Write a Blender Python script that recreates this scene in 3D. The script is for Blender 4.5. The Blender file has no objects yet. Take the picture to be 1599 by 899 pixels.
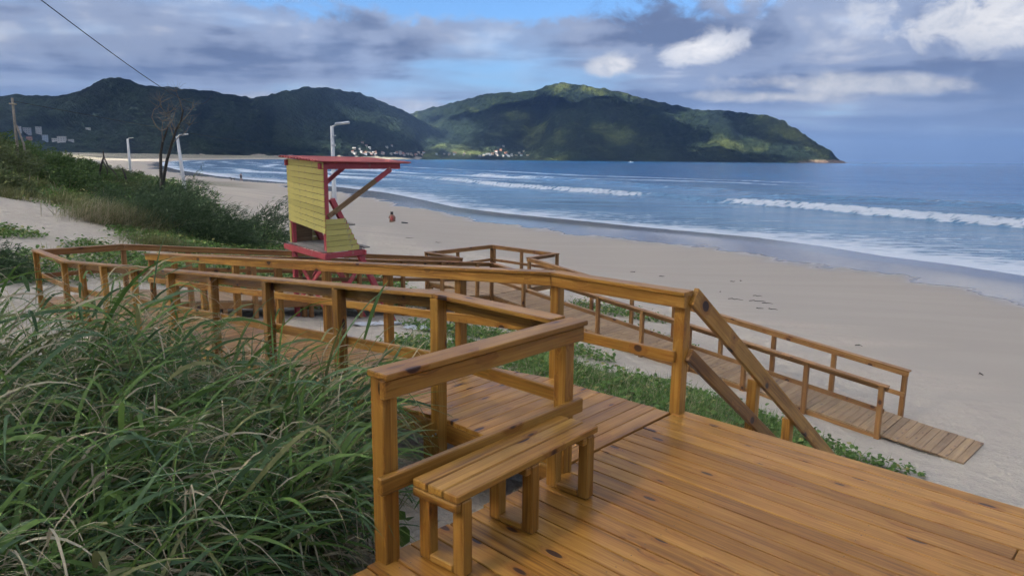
import bpy, bmesh, math, random
import numpy as np
from mathutils import Vector, Matrix
random.seed(7); rng = np.random.default_rng(11)
scene = bpy.context.scene
COL = scene.collection

# ---------------------------------------------------------------- camera
cam_d = bpy.data.cameras.new('camera'); cam = bpy.data.objects.new('camera', cam_d); COL.objects.link(cam)
PITCH, ROLL = math.atan(201.9 / 1109.0), 0.0088
cam_d.sensor_width = 36.0; cam_d.lens = 36.0 * 1109.0 / 1599.0
cam_d.clip_start = 0.05; cam_d.clip_end = 200000
CAM = Vector((0, 0, 2.0))
_f = Vector((0, math.cos(PITCH), -math.sin(PITCH))); _r0 = Vector((1, 0, 0)); _u0 = Vector((0, math.sin(PITCH), math.cos(PITCH)))
_r = _r0 * math.cos(ROLL) + _u0 * math.sin(ROLL); _u = _u0 * math.cos(ROLL) - _r0 * math.sin(ROLL)
cam.matrix_world = Matrix(((_r.x, _u.x, -_f.x, CAM.x), (_r.y, _u.y, -_f.y, CAM.y), (_r.z, _u.z, -_f.z, CAM.z), (0, 0, 0, 1)))
scene.camera = cam

# ---------------------------------------------------------------- light
SUN_AZ, SUN_EL = math.radians(238), math.radians(38)       # azimuth clockwise from +Y
SUN = Vector((math.sin(SUN_AZ) * math.cos(SUN_EL), math.cos(SUN_AZ) * math.cos(SUN_EL), math.sin(SUN_EL)))
world = bpy.data.worlds.new('World'); scene.world = world; world.use_nodes = True
world.cycles.sampling_method = 'MANUAL'; world.cycles.sample_map_resolution = 256
wn = world.node_tree; wn.nodes.clear()
sky = wn.nodes.new('ShaderNodeTexSky'); sky.sky_type = 'NISHITA'; sky.sun_disc = False
sky.sun_elevation = SUN_EL; sky.sun_rotation = SUN_AZ; sky.air_density = 1.0; sky.dust_density = 0.6; sky.ozone_density = 2.5
bg = wn.nodes.new('ShaderNodeBackground'); bg.inputs[1].default_value = 0.11
wo = wn.nodes.new('ShaderNodeOutputWorld')
wn.links.new(sky.outputs[0], bg.inputs[0]); wn.links.new(bg.outputs[0], wo.inputs[0])   # clouds are mixed in below, once the node helpers exist
sl = bpy.data.lights.new('sun', 'SUN'); sl.energy = 5.0; sl.angle = math.radians(0.8); sl.color = (1.0, 0.94, 0.84)
so = bpy.data.objects.new('sun', sl); COL.objects.link(so)
so.rotation_euler = SUN.to_track_quat('Z', 'Y').to_euler(); so.location = (0, -5, 40)
vs = scene.view_settings; vs.view_transform = 'Standard'; vs.look = 'None'; vs.exposure = 1.3; vs.gamma = 1.0
vs.use_curve_mapping = False
scene.cycles.max_bounces = 4; scene.cycles.diffuse_bounces = 2; scene.cycles.glossy_bounces = 2
scene.cycles.transmission_bounces = 3; scene.cycles.transparent_max_bounces = 12; scene.cycles.volume_bounces = 0
scene.cycles.use_denoising = True
scene.cycles.use_adaptive_sampling = True; scene.cycles.adaptive_threshold = 0.02; scene.cycles.use_light_tree = False

# ---------------------------------------------------------------- numpy noise
def _hash(ix, iy, seed):
    n = (ix.astype(np.int64) * 374761393 + iy.astype(np.int64) * 668265263 + seed * 1442695041) & 0xffffffff
    n = ((n ^ (n >> 13)) * 1274126177) & 0xffffffff
    n = n ^ (n >> 16)
    return (n & 0xffff) / 65535.0
def vnoise(x, y, seed=0):
    x = np.asarray(x, float); y = np.asarray(y, float)
    ix, iy = np.floor(x), np.floor(y); fx, fy = x - ix, y - iy
    fx = fx * fx * (3 - 2 * fx); fy = fy * fy * (3 - 2 * fy)
    a, b = _hash(ix, iy, seed), _hash(ix + 1, iy, seed); c, d = _hash(ix, iy + 1, seed), _hash(ix + 1, iy + 1, seed)
    return (a + (b - a) * fx) * (1 - fy) + (c + (d - c) * fx) * fy
def fbm(x, y, octv=4, seed=0, gain=0.5):
    s = 0.0; a = 1.0; t = 0.0
    for k in range(octv):
        s = s + a * vnoise(x * 2 ** k + 17.3 * k, y * 2 ** k - 9.1 * k, seed + k); t += a; a *= gain
    return s / t
def sstep(a, b, x):
    t = np.clip((np.asarray(x, float) - a) / (b - a), 0, 1); return t * t * (3 - 2 * t)

# ---------------------------------------------------------------- object helpers
def tag(o, label=None, cat=None, group=None, kind=None):
    if label: o['label'] = label
    if cat: o['category'] = cat
    if group: o['group'] = group
    if kind: o['kind'] = kind
    return o
def thing(name, loc, label, cat, group=None):
    o = bpy.data.objects.new(name, None); COL.objects.link(o); o.location = loc; o.empty_display_size = 0.2
    return tag(o, label, cat, group)
def rootpos(p):
    v = Vector((0, 0, 0))
    while p is not None: v = v + p.location; p = p.parent
    return v
def link(name, mesh, parent=None, M=None):
    o = bpy.data.objects.new(name, mesh); COL.objects.link(o)
    if M is None: M = Matrix.Identity(4)
    if parent is not None:
        o.parent = parent; M = Matrix.Translation(-rootpos(parent)) @ M
    o.matrix_basis = M
    return o
def mesh_np(name, V, F, mat=None, smooth=False):
    me = bpy.data.meshes.new(name)
    V = np.asarray(V, float)
    if isinstance(F, np.ndarray):
        n, k = F.shape
        me.vertices.add(len(V)); me.vertices.foreach_set('co', V.ravel())
        me.loops.add(n * k); me.loops.foreach_set('vertex_index', F.ravel().astype(np.int32))
        me.polygons.add(n); me.polygons.foreach_set('loop_start', np.arange(0, n * k, k, dtype=np.int32))
        me.update(calc_edges=True)
    else:
        me.from_pydata([tuple(v) for v in V], [], F)
    if mat is not None: me.materials.append(mat)
    if smooth: me.polygons.foreach_set('use_smooth', np.ones(len(me.polygons), bool))
    me.update()
    return me
def attr(me, name, vals):
    a = me.attributes.new(name, 'FLOAT', 'POINT'); a.data.foreach_set('value', np.asarray(vals, np.float32))
def grid_faces(nx, ny):
    i = np.arange((nx - 1) * (ny - 1)); a = (i // (nx - 1)) * nx + i % (nx - 1)
    return np.stack([a, a + 1, a + nx + 1, a + nx], 1)

# box beams: local x = length (grain), bevelled, mesh shared between alike pieces
_cache = {}
def beam_mesh(L, w, t, mat, bev=0.006):
    key = (round(L, 2), round(w, 3), round(t, 3), mat.name, bev)
    if key in _cache: return _cache[key]
    bm = bmesh.new(); bmesh.ops.create_cube(bm, size=1.0)
    bmesh.ops.scale(bm, vec=(key[0], w, t), verts=bm.verts)
    if bev: bmesh.ops.bevel(bm, geom=list(bm.edges), offset=bev, segments=1, affect='EDGES', profile=0.5)
    me = bpy.data.meshes.new('beam'); bm.to_mesh(me); bm.free(); me.materials.append(mat)
    _cache[key] = me
    return me
def beam_matrix(p0, p1, up=(0, 0, 1)):
    p0, p1 = Vector(p0), Vector(p1); x = (p1 - p0).normalized(); up = Vector(up)
    if abs(x.dot(up)) > 0.98: up = Vector((0.7, 0.7, 0))
    y = up.cross(x).normalized(); z = x.cross(y)
    c = (p0 + p1) / 2
    return Matrix(((x.x, y.x, z.x, c.x), (x.y, y.y, z.y, c.y), (x.z, y.z, z.z, c.z), (0, 0, 0, 1)))
def beam(name, p0, p1, w, t, mat, parent, up=(0, 0, 1), bev=0.006):
    L = (Vector(p1) - Vector(p0)).length
    return link(name, beam_mesh(L, w, t, mat, bev), parent, beam_matrix(p0, p1, up))

# ---------------------------------------------------------------- material helpers
def new_mat(name):
    m = bpy.data.materials.new(name); m.use_nodes = True; nt = m.node_tree; nt.nodes.clear()
    out = nt.nodes.new('ShaderNodeOutputMaterial'); b = nt.nodes.new('ShaderNodeBsdfPrincipled')
    nt.links.new(b.outputs[0], out.inputs[0])
    return m, nt, b, out
def N(nt, t, **kw):
    n = nt.nodes.new(t)
    for k, v in kw.items():
        if k.startswith('i_'):
            key = k[2:]; n.inputs[int(key) if key.isdigit() else key].default_value = v
        else: setattr(n, k, v)
    return n
def L(nt, a, b): nt.links.new(a, b)
def ramp(nt, fac, stops, interp='LINEAR'):
    r = nt.nodes.new('ShaderNodeValToRGB'); e = r.color_ramp.elements; r.color_ramp.interpolation = interp
    while len(e) < len(stops): e.new(0.5)
    for k, (p, c) in enumerate(stops):
        e[k].position = p; e[k].color = (*c, 1) if len(c) == 3 else c
    L(nt, fac, r.inputs[0]); return r
def mix(nt, fac, a, b, mode='MIX'):
    m = nt.nodes.new('ShaderNodeMix'); m.data_type = 'RGBA'; m.blend_type = mode
    for s, v in ((0, fac), (6, a), (7, b)):
        if isinstance(v, (int, float)): m.inputs[s].default_value = v
        elif isinstance(v, tuple): m.inputs[s].default_value = (*v, 1)
        else: L(nt, v, m.inputs[s])
    return m.outputs[2]
def mth(nt, op, a, b=None, c=None, clamp=False):
    m = nt.nodes.new('ShaderNodeMath'); m.operation = op; m.use_clamp = clamp
    for s, v in enumerate((a, b, c)):
        if v is None: continue
        if isinstance(v, (int, float)): m.inputs[s].default_value = v
        else: L(nt, v, m.inputs[s])
    return m.outputs[0]
def noise(nt, vec, scale, detail=4, rough=0.5, dist=0.0):
    n = nt.nodes.new('ShaderNodeTexNoise'); n.inputs['Scale'].default_value = scale; n.inputs['Detail'].default_value = detail
    n.inputs['Roughness'].default_value = rough; n.inputs['Distortion'].default_value = dist
    if vec is not None: L(nt, vec, n.inputs['Vector'])
    return n.outputs[0]
def mapping(nt, vec, scale=(1, 1, 1), loc=(0, 0, 0), rot=(0, 0, 0)):
    m = nt.nodes.new('ShaderNodeMapping'); m.inputs['Scale'].default_value = scale; m.inputs['Location'].default_value = loc
    m.inputs['Rotation'].default_value = rot; L(nt, vec, m.inputs[0]); return m.outputs[0]
def bump(nt, h, strength, dist, b):
    n = nt.nodes.new('ShaderNodeBump'); n.inputs['Strength'].default_value = strength; n.inputs['Distance'].default_value = dist
    L(nt, h, n.inputs['Height']); L(nt, n.outputs[0], b.inputs['Normal']); return n
def getattr_node(nt, name):
    a = nt.nodes.new('ShaderNodeAttribute'); a.attribute_name = name; return a.outputs['Fac']


# ---------------------------------------------------------------- sky: broken stratocumulus drifting over the blue
def build_sky():
    nt = wn
    tc = N(nt, 'ShaderNodeTexCoord'); d = tc.outputs['Generated']
    sx = N(nt, 'ShaderNodeSeparateXYZ'); L(nt, d, sx.inputs[0])
    zz = mth(nt, 'ADD', mth(nt, 'MAXIMUM', sx.outputs[2], 0.0), 0.05)
    cq = N(nt, 'ShaderNodeCombineXYZ'); L(nt, mth(nt, 'DIVIDE', sx.outputs[0], zz), cq.inputs[0]); L(nt, mth(nt, 'DIVIDE', sx.outputs[1], zz), cq.inputs[1])
    q = cq.outputs[0]
    big = noise(nt, mapping(nt, q, (.26, .36, 1), (1.7, 5.2, 0)), 1.0, 2, .5, .25)
    med = noise(nt, mapping(nt, q, (.62, .66, 1), (4.2, .6, 0)), 1.0, 4, .55, .25)
    puf = noise(nt, mapping(nt, d, (9, 9, 15)), 1.0, 4, .58, .2)
    lump = noise(nt, mapping(nt, d, (21, 21, 30)), 1.0, 5, .62, .4)
    dens = mth(nt, 'ADD', mth(nt, 'MULTIPLY', big, .62), mth(nt, 'MULTIPLY', med, .38))
    def blob(cx, cy, rx, ry, rag=.9):            # one cloud (or gap) of the layer, edges ragged by the noise
        v = mapping(nt, q, (1 / rx, 1 / ry, 0), (-cx / rx, -cy / ry, 0))
        ln = N(nt, 'ShaderNodeVectorMath', operation='LENGTH'); L(nt, v, ln.inputs[0])
        r = mth(nt, 'ADD', ln.outputs['Value'], mth(nt, 'MULTIPLY', mth(nt, 'SUBTRACT', lump if rag < 1.2 else puf, .5), rag * 2.4))
        return r
    def soft(r, a, b): return ramp(nt, mth(nt, 'MULTIPLY', r, .5), [(a * .5, (1, 1, 1)), (b * .5, (0, 0, 0))], 'EASE').outputs[0]
    gap = soft(blob(-.15, 3.86, 1.2, .50, .9), .55, 1.2)
    cover = ramp(nt, dens, [(0.31, (0, 0, 0)), (0.47, (1, 1, 1))], 'EASE').outputs[0]
    cover = mth(nt, 'MULTIPLY', cover, mth(nt, 'SUBTRACT', 1.0, mth(nt, 'MULTIPLY', gap, .97)))
    shade = ramp(nt, mth(nt, 'ADD', mth(nt, 'MULTIPLY', puf, .26), mth(nt, 'ADD', mth(nt, 'MULTIPLY', med, .42), mth(nt, 'MULTIPLY', big, .32))), [(0.385, (2.9, 3.05, 3.5)), (0.47, (1.5, 1.86, 2.7)), (0.55, (.72, 1.0, 1.72))], 'EASE').outputs[0]
    skyc = mix(nt, 1.0, sky.outputs[0], (0.46, 0.64, 0.84), 'MULTIPLY')
    c = mix(nt, cover, skyc, shade)
    # low bank of distant haze-blue cloud at the horizon
    lowf = ramp(nt, sx.outputs[2], [(0.0, (1, 1, 1)), (0.16, (0, 0, 0))], 'EASE').outputs[0]
    streak = noise(nt, mapping(nt, d, (1.8, 1.8, 13)), 1.0, 3, .55, .3)
    lowc = mix(nt, ramp(nt, streak, [(.42, (0, 0, 0)), (.66, (1, 1, 1))]).outputs[0], (1.0, 1.50, 2.62), (1.6, 2.0, 2.9))
    c = mix(nt, mth(nt, 'MULTIPLY', lowf, .85), c, lowc)
    # brighter sunlit cumulus
    for cx, cy, rx, ry, rag, lvl in CUMULUS:
        f = soft(blob(cx, cy, rx, ry, rag), .45, 1.12) if rag < 1.2 else soft(blob(cx, cy, rx, ry, rag), .3, 1.2)
        lit = mix(nt, ramp(nt, lump, [(.30, (0, 0, 0)), (.62, (1, 1, 1))]).outputs[0], tuple(v * lvl for v in (2.5, 2.7, 3.15)), tuple(v * lvl for v in (4.4, 4.35, 4.35)))
        c = mix(nt, mth(nt, 'MULTIPLY', f, .9), c, lit)
    L(nt, c, bg.inputs[0])
CUMULUS = [(1.27, 5.08, .29, .66, .85, 1.12), (.76, 5.72, .20, .50, .85, 1.06), (2.95, 3.9, 1.15, .95, 1.0, 1.04), (3.0, 6.35, 1.1, .6, 1.3, .90), (2.6, 7.2, .8, .5, 1.3, .84), (-2.6, 8.4, 2.6, 1.0, 1.3, .80)]
build_sky()

# ---------------------------------------------------------------- clouds added out of view, a thick ragged sheet 1.3 km up that shades the shore
def build_shade_cloud():
    m = bpy.data.materials.new('shade_cloud'); m.use_nodes = True; nt = m.node_tree; nt.nodes.clear()
    out = nt.nodes.new('ShaderNodeOutputMaterial'); tl = N(nt, 'ShaderNodeBsdfTranslucent'); tl.inputs[0].default_value = (.72, .73, .76, 1)
    rf = N(nt, 'ShaderNodeBsdfRefraction'); rf.inputs[0].default_value = (.86, .86, .86, 1); rf.inputs['Roughness'].default_value = .52; rf.inputs['IOR'].default_value = 1.12
    ms = N(nt, 'ShaderNodeMixShader'); ms.inputs[0].default_value = .68; L(nt, tl.outputs[0], ms.inputs[1]); L(nt, rf.outputs[0], ms.inputs[2]); L(nt, ms.outputs[0], out.inputs[0])
    xs = np.linspace(-7000, 4600, 330); ys = np.linspace(-5000, 3300, 236); X, Y = np.meshgrid(xs, ys); x, y = X.ravel(), Y.ravel()
    d = .5 + (fbm(x / 760 + 4.4, y / 560 + 1.2, 5, 3, .62) - .5) * 1.25 
    d = d + .30 * np.exp(-(((x + 1400) / 1300) ** 2 + ((y + 900) / 1000) ** 2)) + SHADE_BIAS(x, y)
    edge = np.minimum.reduce([x + 7000, 4600 - x, y + 5000, 3300 - y]); d = d - .3 * (1 - sstep(0, 900, edge))
    z = 1300 + (fbm(x / 500, y / 500, 4, 8) - .5) * 260
    F = grid_faces(len(xs), len(ys)); F = F[(d[F].mean(1) > .47)]
    o = link('shade_cloud', mesh_np('shade_cloud', np.stack([x, y, z], 1), F, m, True)); tag(o, 'unseen added clouds shading the shore', kind='structure')
def SHADE_BIAS(x, y):       # shaped to shade the western hills and let sun onto the headland
    return .20 * (1 - sstep(-2300, -1500, x)) * sstep(300, 1200, y) - .055 * sstep(-1300, -900, x) * sstep(900, 1500, y)
build_shade_cloud()
# ---------------------------------------------------------------- shoreline, terrain
SHORE = np.array([(90, -900), (75, -300), (62, -100), (48, -20), (38, 15), (28.7, 39.4), (27.2, 43.5), (24.9, 47.1), (23.2, 52.3), (19.8, 58.6),
    (12.2, 66.5), (6.5, 73.5), (-1, 82), (-7.5, 92), (-13.8, 108), (-22.5, 128), (-37, 152), (-56, 175), (-74, 198), (-92, 224), (-148, 318), (-230, 470),
    (-330, 680), (-430, 950), (-500, 1300), (-520, 1700), (-480, 2050), (-390, 2350), (-260, 2560), (-60, 2680), (180, 2720), (480, 2700), (800, 2620), (1100, 2560), (1330, 2560), (1450, 2650), (1480, 2800), (1700, 3600), (2400, 6000)], float)
LANDPOLY = np.vstack([SHORE, [(2400, 30000), (-30000, 30000), (-30000, -900)]])
def shore_dist(x, y):
    x = np.asarray(x, float); y = np.asarray(y, float)
    d = np.full(x.shape, 1e9)
    for a, b in zip(SHORE[:-1], SHORE[1:]):
        e = b - a; t = np.clip(((x - a[0]) * e[0] + (y - a[1]) * e[1]) / (e @ e), 0, 1)
        d = np.minimum(d, np.hypot(x - a[0] - t * e[0], y - a[1] - t * e[1]))
    inside = np.zeros(x.shape, bool); P = LANDPOLY; n = len(P)
    for i in range(n):
        (x1, y1), (x2, y2) = P[i], P[(i + 1) % n]
        c = ((y1 > y) != (y2 > y)); 
        with np.errstate(divide='ignore', invalid='ignore'):
            xi = (x2 - x1) * (y - y1) / (y2 - y1 + 1e-12) + x1
        inside ^= c & (x < xi)
    return np.where(inside, d, -d)
SEA_Z = -4.2
CTRL = np.array([(0,0,-.7),(3,0,-1.3),(6,0,-2.2),(10,0,-3.0),(-3,0,-.4),(-8,0,-.2),(-15,0,.3),(2,-5,-.8),(-8,-8,.5),(8,-8,-2.2),(-25,-15,1),(-30,10,1.0),
 (-.6,3.9,-.42),(-.2,4.4,-.5),(-1,5,-.55),(.3,5.2,-.6),(1.3,6.3,-1.0),(2.2,5.5,-1.4),(3.74,7.9,-2.5),(2,9,-1.6),(1.5,11,-1.85),(3,12,-2.15),(0,13,-1.75),
 (3,16.5,-2.8),(5.5,13.8,-3.08),(6.2,13,-3.2),(7.2,12.2,-3.3),(8.6,12.6,-3.36),(9.4,12.6,-3.38),(5,10,-2.8),(6.3,8,-3.0),(-2,9,-1.0),(-2.3,13.2,-1.5),(-4,15.5,-1.75),(-2.6,15.8,-1.75),
 (-5.3,16.8,-1.75),(-2.8,16.9,-2.05),(-3.9,18,-2.1),(-3,18,-2.1),(-1,19,-2.45),(-2.4,8.2,-.75),(-5,10.8,-1.0),(-7.5,13.6,-1.3),(-9,14.5,-1.2),(-3,6.5,-.6),(-6,9.5,-.85),(-9,12.5,-.9),
 (-5,5,-.4),(-3,3,-.4),(-2,3.5,-.42),(-6,2,-.1),(-12,14,-.8),(-14,20,-.75),(-17,26.5,-.6),(-22,30,.2),(-30,40,1.2),(-27,55,-.8),(-13.8,28.8,-1.3),
 (-12,35.8,-2.5),(-16,40,-2.2),(-9,22,-1.9),(-6.5,24,-2.4),(-5,30,-2.95),(-29,63,-2.2),(-10,42,-3.15),(-20,54,-2.8),(-24.6,45,-.7),(-29,44,.5),(-33,57,.3),(-35,48,1.6),(-40,60,1.3),(-46,75,.0),
 (-49,88,-.6),(-60,60,3),(-70,90,2.0),(-60,112,-1),(-68,128,-2),(-100,100,4.5),(-100,160,1),(0,28,-3.1),(10,20,-3.25),(13,13,-3.5),(15,25,-3.5),(0,22,-2.75),(-.5,25,-2.95),(2,20,-2.8),
 (-10,62,-3.6),(-30,100,-3.6),(20,10,-3.6),(20,-10,-3.5)], float)
def _rbf_fit():
    P = CTRL[:, :2]; D = np.hypot(P[:, None, 0] - P[None, :, 0], P[:, None, 1] - P[None, :, 1])
    n = len(P); A = np.zeros((n + 3, n + 3)); A[:n, :n] = D + np.eye(n) * -0.02
    A[:n, n] = 1; A[:n, n + 1:n + 3] = P; A[n:, :n] = A[:n, n:].T
    return np.linalg.solve(A, np.concatenate([CTRL[:, 2], [0, 0, 0]]))
_RW = _rbf_fit()
def terrain(x, y):
    x = np.atleast_1d(np.asarray(x, float)); y = np.atleast_1d(np.asarray(y, float))
    sd = shore_dist(x, y)
    beach = SEA_Z + np.where(sd > 0, 0.034 * np.minimum(sd, 34), 0.05 * np.maximum(sd, -60))
    far = beach + sstep(70, 140, sd) * 5.0 + sstep(100, 600, sd) * 6
    n = len(CTRL); z = _RW[n] + _RW[n + 1] * x + _RW[n + 2] * y
    for k in range(n): z = z + _RW[k] * np.hypot(x - CTRL[k, 0], y - CTRL[k, 1])
    r = np.hypot(x + 20, y - 40)
    w = (1 - sstep(65, 130, r)) * sstep(3, 24, sd)
    zz = far * (1 - w) + z * w
    zz = zz - 12 * sstep(2250, 2450, y) * sstep(-430, -330, x)
    dune = sstep(28, 60, sd)
    zz = zz + (fbm(x * .35, y * .35, 3, 5) - .5) * .35 * dune * sstep(8, 25, np.hypot(x, y)) + (fbm(x * 1.7, y * 1.7, 3, 9) - .5) * .10 * sstep(20, 34, sd)
    return zz
def tz(x, y): return float(terrain(x, y)[0])

def sand_mat():
    m, nt, b, out = new_mat('sand')
    geo = N(nt, 'ShaderNodeNewGeometry'); P = geo.outputs['Position']
    wet = getattr_node(nt, 'wet'); grass = getattr_node(nt, 'grass')
    n1 = noise(nt, P, 0.45, 3, 0.55); n2 = noise(nt, P, 9, 3, 0.6); n3 = noise(nt, P, 120, 1, 0.6)
    streak = noise(nt, mapping(nt, P, (.05, .5, 1), rot=(0, 0, math.radians(52))), 1.0, 3, .6)
    dry = mix(nt, n1, (0.56, 0.485, 0.375), (0.66, 0.585, 0.475))
    dry = mix(nt, mth(nt, 'MULTIPLY', n2, 0.5), dry, (0.40, 0.34, 0.28))
    dry = mix(nt, mth(nt, 'MULTIPLY', ramp(nt, n3, [(.55, (0, 0, 0)), (.75, (1, 1, 1))]).outputs[0], .35), dry, (0.22, 0.17, 0.13))
    spk = noise(nt, P, 22, 2, .7)
    dry = mix(nt, mth(nt, 'MULTIPLY', ramp(nt, mth(nt, 'ADD', mth(nt, 'MULTIPLY', spk, .7), mth(nt, 'MULTIPLY', n1, .3)), [(.56, (0, 0, 0)), (.66, (1, 1, 1))]).outputs[0], .38), dry, (0.33, 0.26, 0.19))
    ftn = N(nt, 'ShaderNodeTexVoronoi', feature='F1'); ftn.inputs['Scale'].default_value = 1.5; L(nt, mix(nt, .25, P, N(nt, 'ShaderNodeTexNoise', i_Scale=3.0).outputs['Color'], 'ADD'), ftn.inputs['Vector'])
    dry = mix(nt, mth(nt, 'MULTIPLY', ramp(nt, ftn.outputs['Distance'], [(.12, (1, 1, 1)), (.26, (0, 0, 0))]).outputs[0], .22), dry, (0.36, 0.31, 0.25))  # shade of footprint dimples painted into the sand colour
    damp = mix(nt, streak, (0.365, 0.318, 0.262), (0.445, 0.392, 0.325))
    wetc = mix(nt, n1, (0.24, 0.212, 0.185), (0.30, 0.265, 0.235))
    w_n = mth(nt, 'ADD', wet, mth(nt, 'MULTIPLY', mth(nt, 'SUBTRACT', streak, 0.5), 0.5))
    f1 = ramp(nt, w_n, [(0.22, (0, 0, 0)), (0.50, (1, 1, 1))], 'EASE').outputs[0]
    f2 = ramp(nt, mth(nt, 'ADD', wet, mth(nt, 'MULTIPLY', mth(nt, 'SUBTRACT', n1, 0.5), 0.12)), [(0.87, (0, 0, 0)), (0.93, (1, 1, 1))], 'EASE').outputs[0]
    c = mix(nt, f1, dry, damp); c = mix(nt, f2, c, wetc)
    gfac = mth(nt, 'MULTIPLY', grass, ramp(nt, n2, [(.35, (0, 0, 0)), (.6, (1, 1, 1))]).outputs[0])
    c = mix(nt, gfac, c, (0.075, 0.085, 0.035))
    L(nt, c, b.inputs['Base Color'])
    L(nt, ramp(nt, f2, [(0, (.92,) * 3), (1, (.10,) * 3)]).outputs[0], b.inputs['Roughness'])
    L(nt, ramp(nt, f2, [(0, (.25,) * 3), (1, (.6,) * 3)]).outputs[0], b.inputs['Specular IOR Level'])
    foot = N(nt, 'ShaderNodeTexVoronoi', feature='F1'); foot.inputs['Scale'].default_value = 2.3; L(nt, P, foot.inputs['Vector'])
    h = mth(nt, 'ADD', mth(nt, 'MULTIPLY', foot.outputs[0], 0.17), mth(nt, 'ADD', mth(nt, 'MULTIPLY', n2, 0.11), mth(nt, 'MULTIPLY', n3, .006)))
    h = mth(nt, 'MULTIPLY', h, mth(nt, 'SUBTRACT', 1.0, mth(nt, 'MULTIPLY', f1, .97)))
    bump(nt, h, 0.8, 1.0, b)
    return m
def sinh_axis(lo, hi, s, n):
    t = np.linspace(math.asinh(lo / s), math.asinh(hi / s), n); return s * np.sinh(t)
def veg_mask(x, y):
    """0..1 amount of creeping ground cover"""
    z = fbm(x * .45 + 3, y * .45, 4, 21); z2 = fbm(x * .16, y * .16, 3, 33)
    gap = np.zeros_like(x)
    def blob(cx, cy, rx, ry, rot=0.0):
        c, s = math.cos(rot), math.sin(rot); dx, dy = x - cx, y - cy
        return 1 - sstep(.65, 1.0, np.hypot((dx * c + dy * s) / rx, (-dx * s + dy * c) / ry))
    m = np.maximum.reduce([blob(1.5, 12.2, 3.0, 1.5, -.75), blob(3.2, 11.0, 1.8, 1.1, -.8), blob(4.3, 12.3, 1.7, 1.0, -.75), blob(5.4, 12.0, 1.2, .55, -.6), blob(6.2, 11.55, 1.1, .28, -.55), blob(3.6, 23.4, 2.6, .9, -.8) * .75, blob(1.2, 9.8, 3.2, 2.0, -.75) * .8, blob(3.3, 12.2, 2.6, 1.7, -.8) * .9, blob(4.3, 9.4, 2.0, 1.4, -.8), blob(-.6, 13.2, 2.4, 1.6, .5), blob(5.6, 10.0, 2.4, .8, -.65), blob(6.6, 9.6, 1.6, .35, -.62) * .9, blob(-1.2, 16.5, 1.8, 1.4, .8) * .8,
        blob(1.2, 16.5, 2.0, 1.2, -.8) * .7, blob(-4.6, 21.0, 4.2, 2.6, .75), blob(2.8, 20.4, 3.6, .9, -.8) * .6, blob(-9.5, 25, 6.5, 6.5), blob(-13, 31, 5, 6.5, .4),
        blob(-20, 40, 9, 12, .5) * .74, blob(-35, 50, 16, 22, .5) * .74, blob(-50, 75, 20, 28, .5) * .76, blob(-14, 17, 4, 2.4, .4) * .9, blob(-20, 21.5, 6, 3, .3), blob(-11, 20.5, 4.4, 2.2, .6) * .8, blob(-90, 120, 50, 60), blob(-5, 4.0, 5, 2.6) * .8])
    path = blob(-17.5, 25.5, 8.5, 1.3, -.12); path2 = blob(-24, 34, 8, 1.2, -.3)
    m = m * (1 - .93 * np.maximum(path, path2 * .8))
    far = sstep(60, 90, shore_dist(x, y)) * sstep(70, 100, np.hypot(x, y))
    m = np.maximum(m, far)
    return np.clip(m * sstep(.24, .56, z * .7 + z2 * .3 + (m - .5) * .55), 0, 1)
def build_ground():
    xs = np.concatenate([sinh_axis(-6000, 3000, 7.0, 520)]); ys = sinh_axis(-300, 9000, 7.0, 460)
    X, Y = np.meshgrid(xs, ys); x, y = X.ravel(), Y.ravel(); z = terrain(x, y); sd = shore_dist(x, y)
    F = grid_faces(len(xs), len(ys)); keep = (sd[F].max(1) > -60); F = F[keep]
    me = mesh_np('sand_ground', np.stack([x, y, z], 1), F, sand_mat(), True)
    wob = (fbm(x * .05, y * .05, 3, 3) - .5) * 10
    s2 = sd + wob * np.clip(np.hypot(x, y) / 60, .4, 1.5)
    wet = np.where(s2 < 8, 1.0, 0) * 0 + 1 - sstep(2, 34, s2) * .8
    wet = np.where(sd > 36, np.minimum(wet, .2 - .2 * sstep(36, 44, sd)), wet)
    attr(me, 'wet', wet); attr(me, 'grass', veg_mask(x, y))
    tag(link('sand_ground', me), 'pale beach sand rising into low dunes', kind='structure')
build_ground()

# ---------------------------------------------------------------- sea
BREAK = np.array([(-62, 300), (-15.8, 195.1), (-4, 168), (12.4, 139.5), (25, 116.7), (31.7, 105.8), (39.1, 96.9), (45.5, 84.3), (51.7, 71.8), (62, 50), (75, 10)], float)
BREAK2 = np.array([(-120, 420), (-30, 300), (20, 200), (44.2, 125.8), (59.8, 108), (70, 88), (90, 40)], float)
BREAK3 = np.array([(-130, 330), (-78, 262), (-42, 214), (-20, 176), (2, 140), (18, 112)], float)
def line_sd(P, x, y):
    """signed distance to a polyline (positive = seaward, right of travel) and the arc position"""
    d = np.full(x.shape, 1e9); sg = np.ones(x.shape); s = np.zeros(x.shape); acc = 0.0
    for a, b in zip(P[:-1], P[1:]):
        e = b - a; l = math.hypot(*e); t = np.clip(((x - a[0]) * e[0] + (y - a[1]) * e[1]) / (l * l), 0, 1)
        dd = np.hypot(x - a[0] - t * e[0], y - a[1] - t * e[1]); cr = e[0] * (y - a[1]) - e[1] * (x - a[0])
        u = dd < d; d = np.where(u, dd, d); sg = np.where(u, np.sign(cr), sg); s = np.where(u, acc + t * l, s); acc += l
    return d * sg, s
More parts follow.
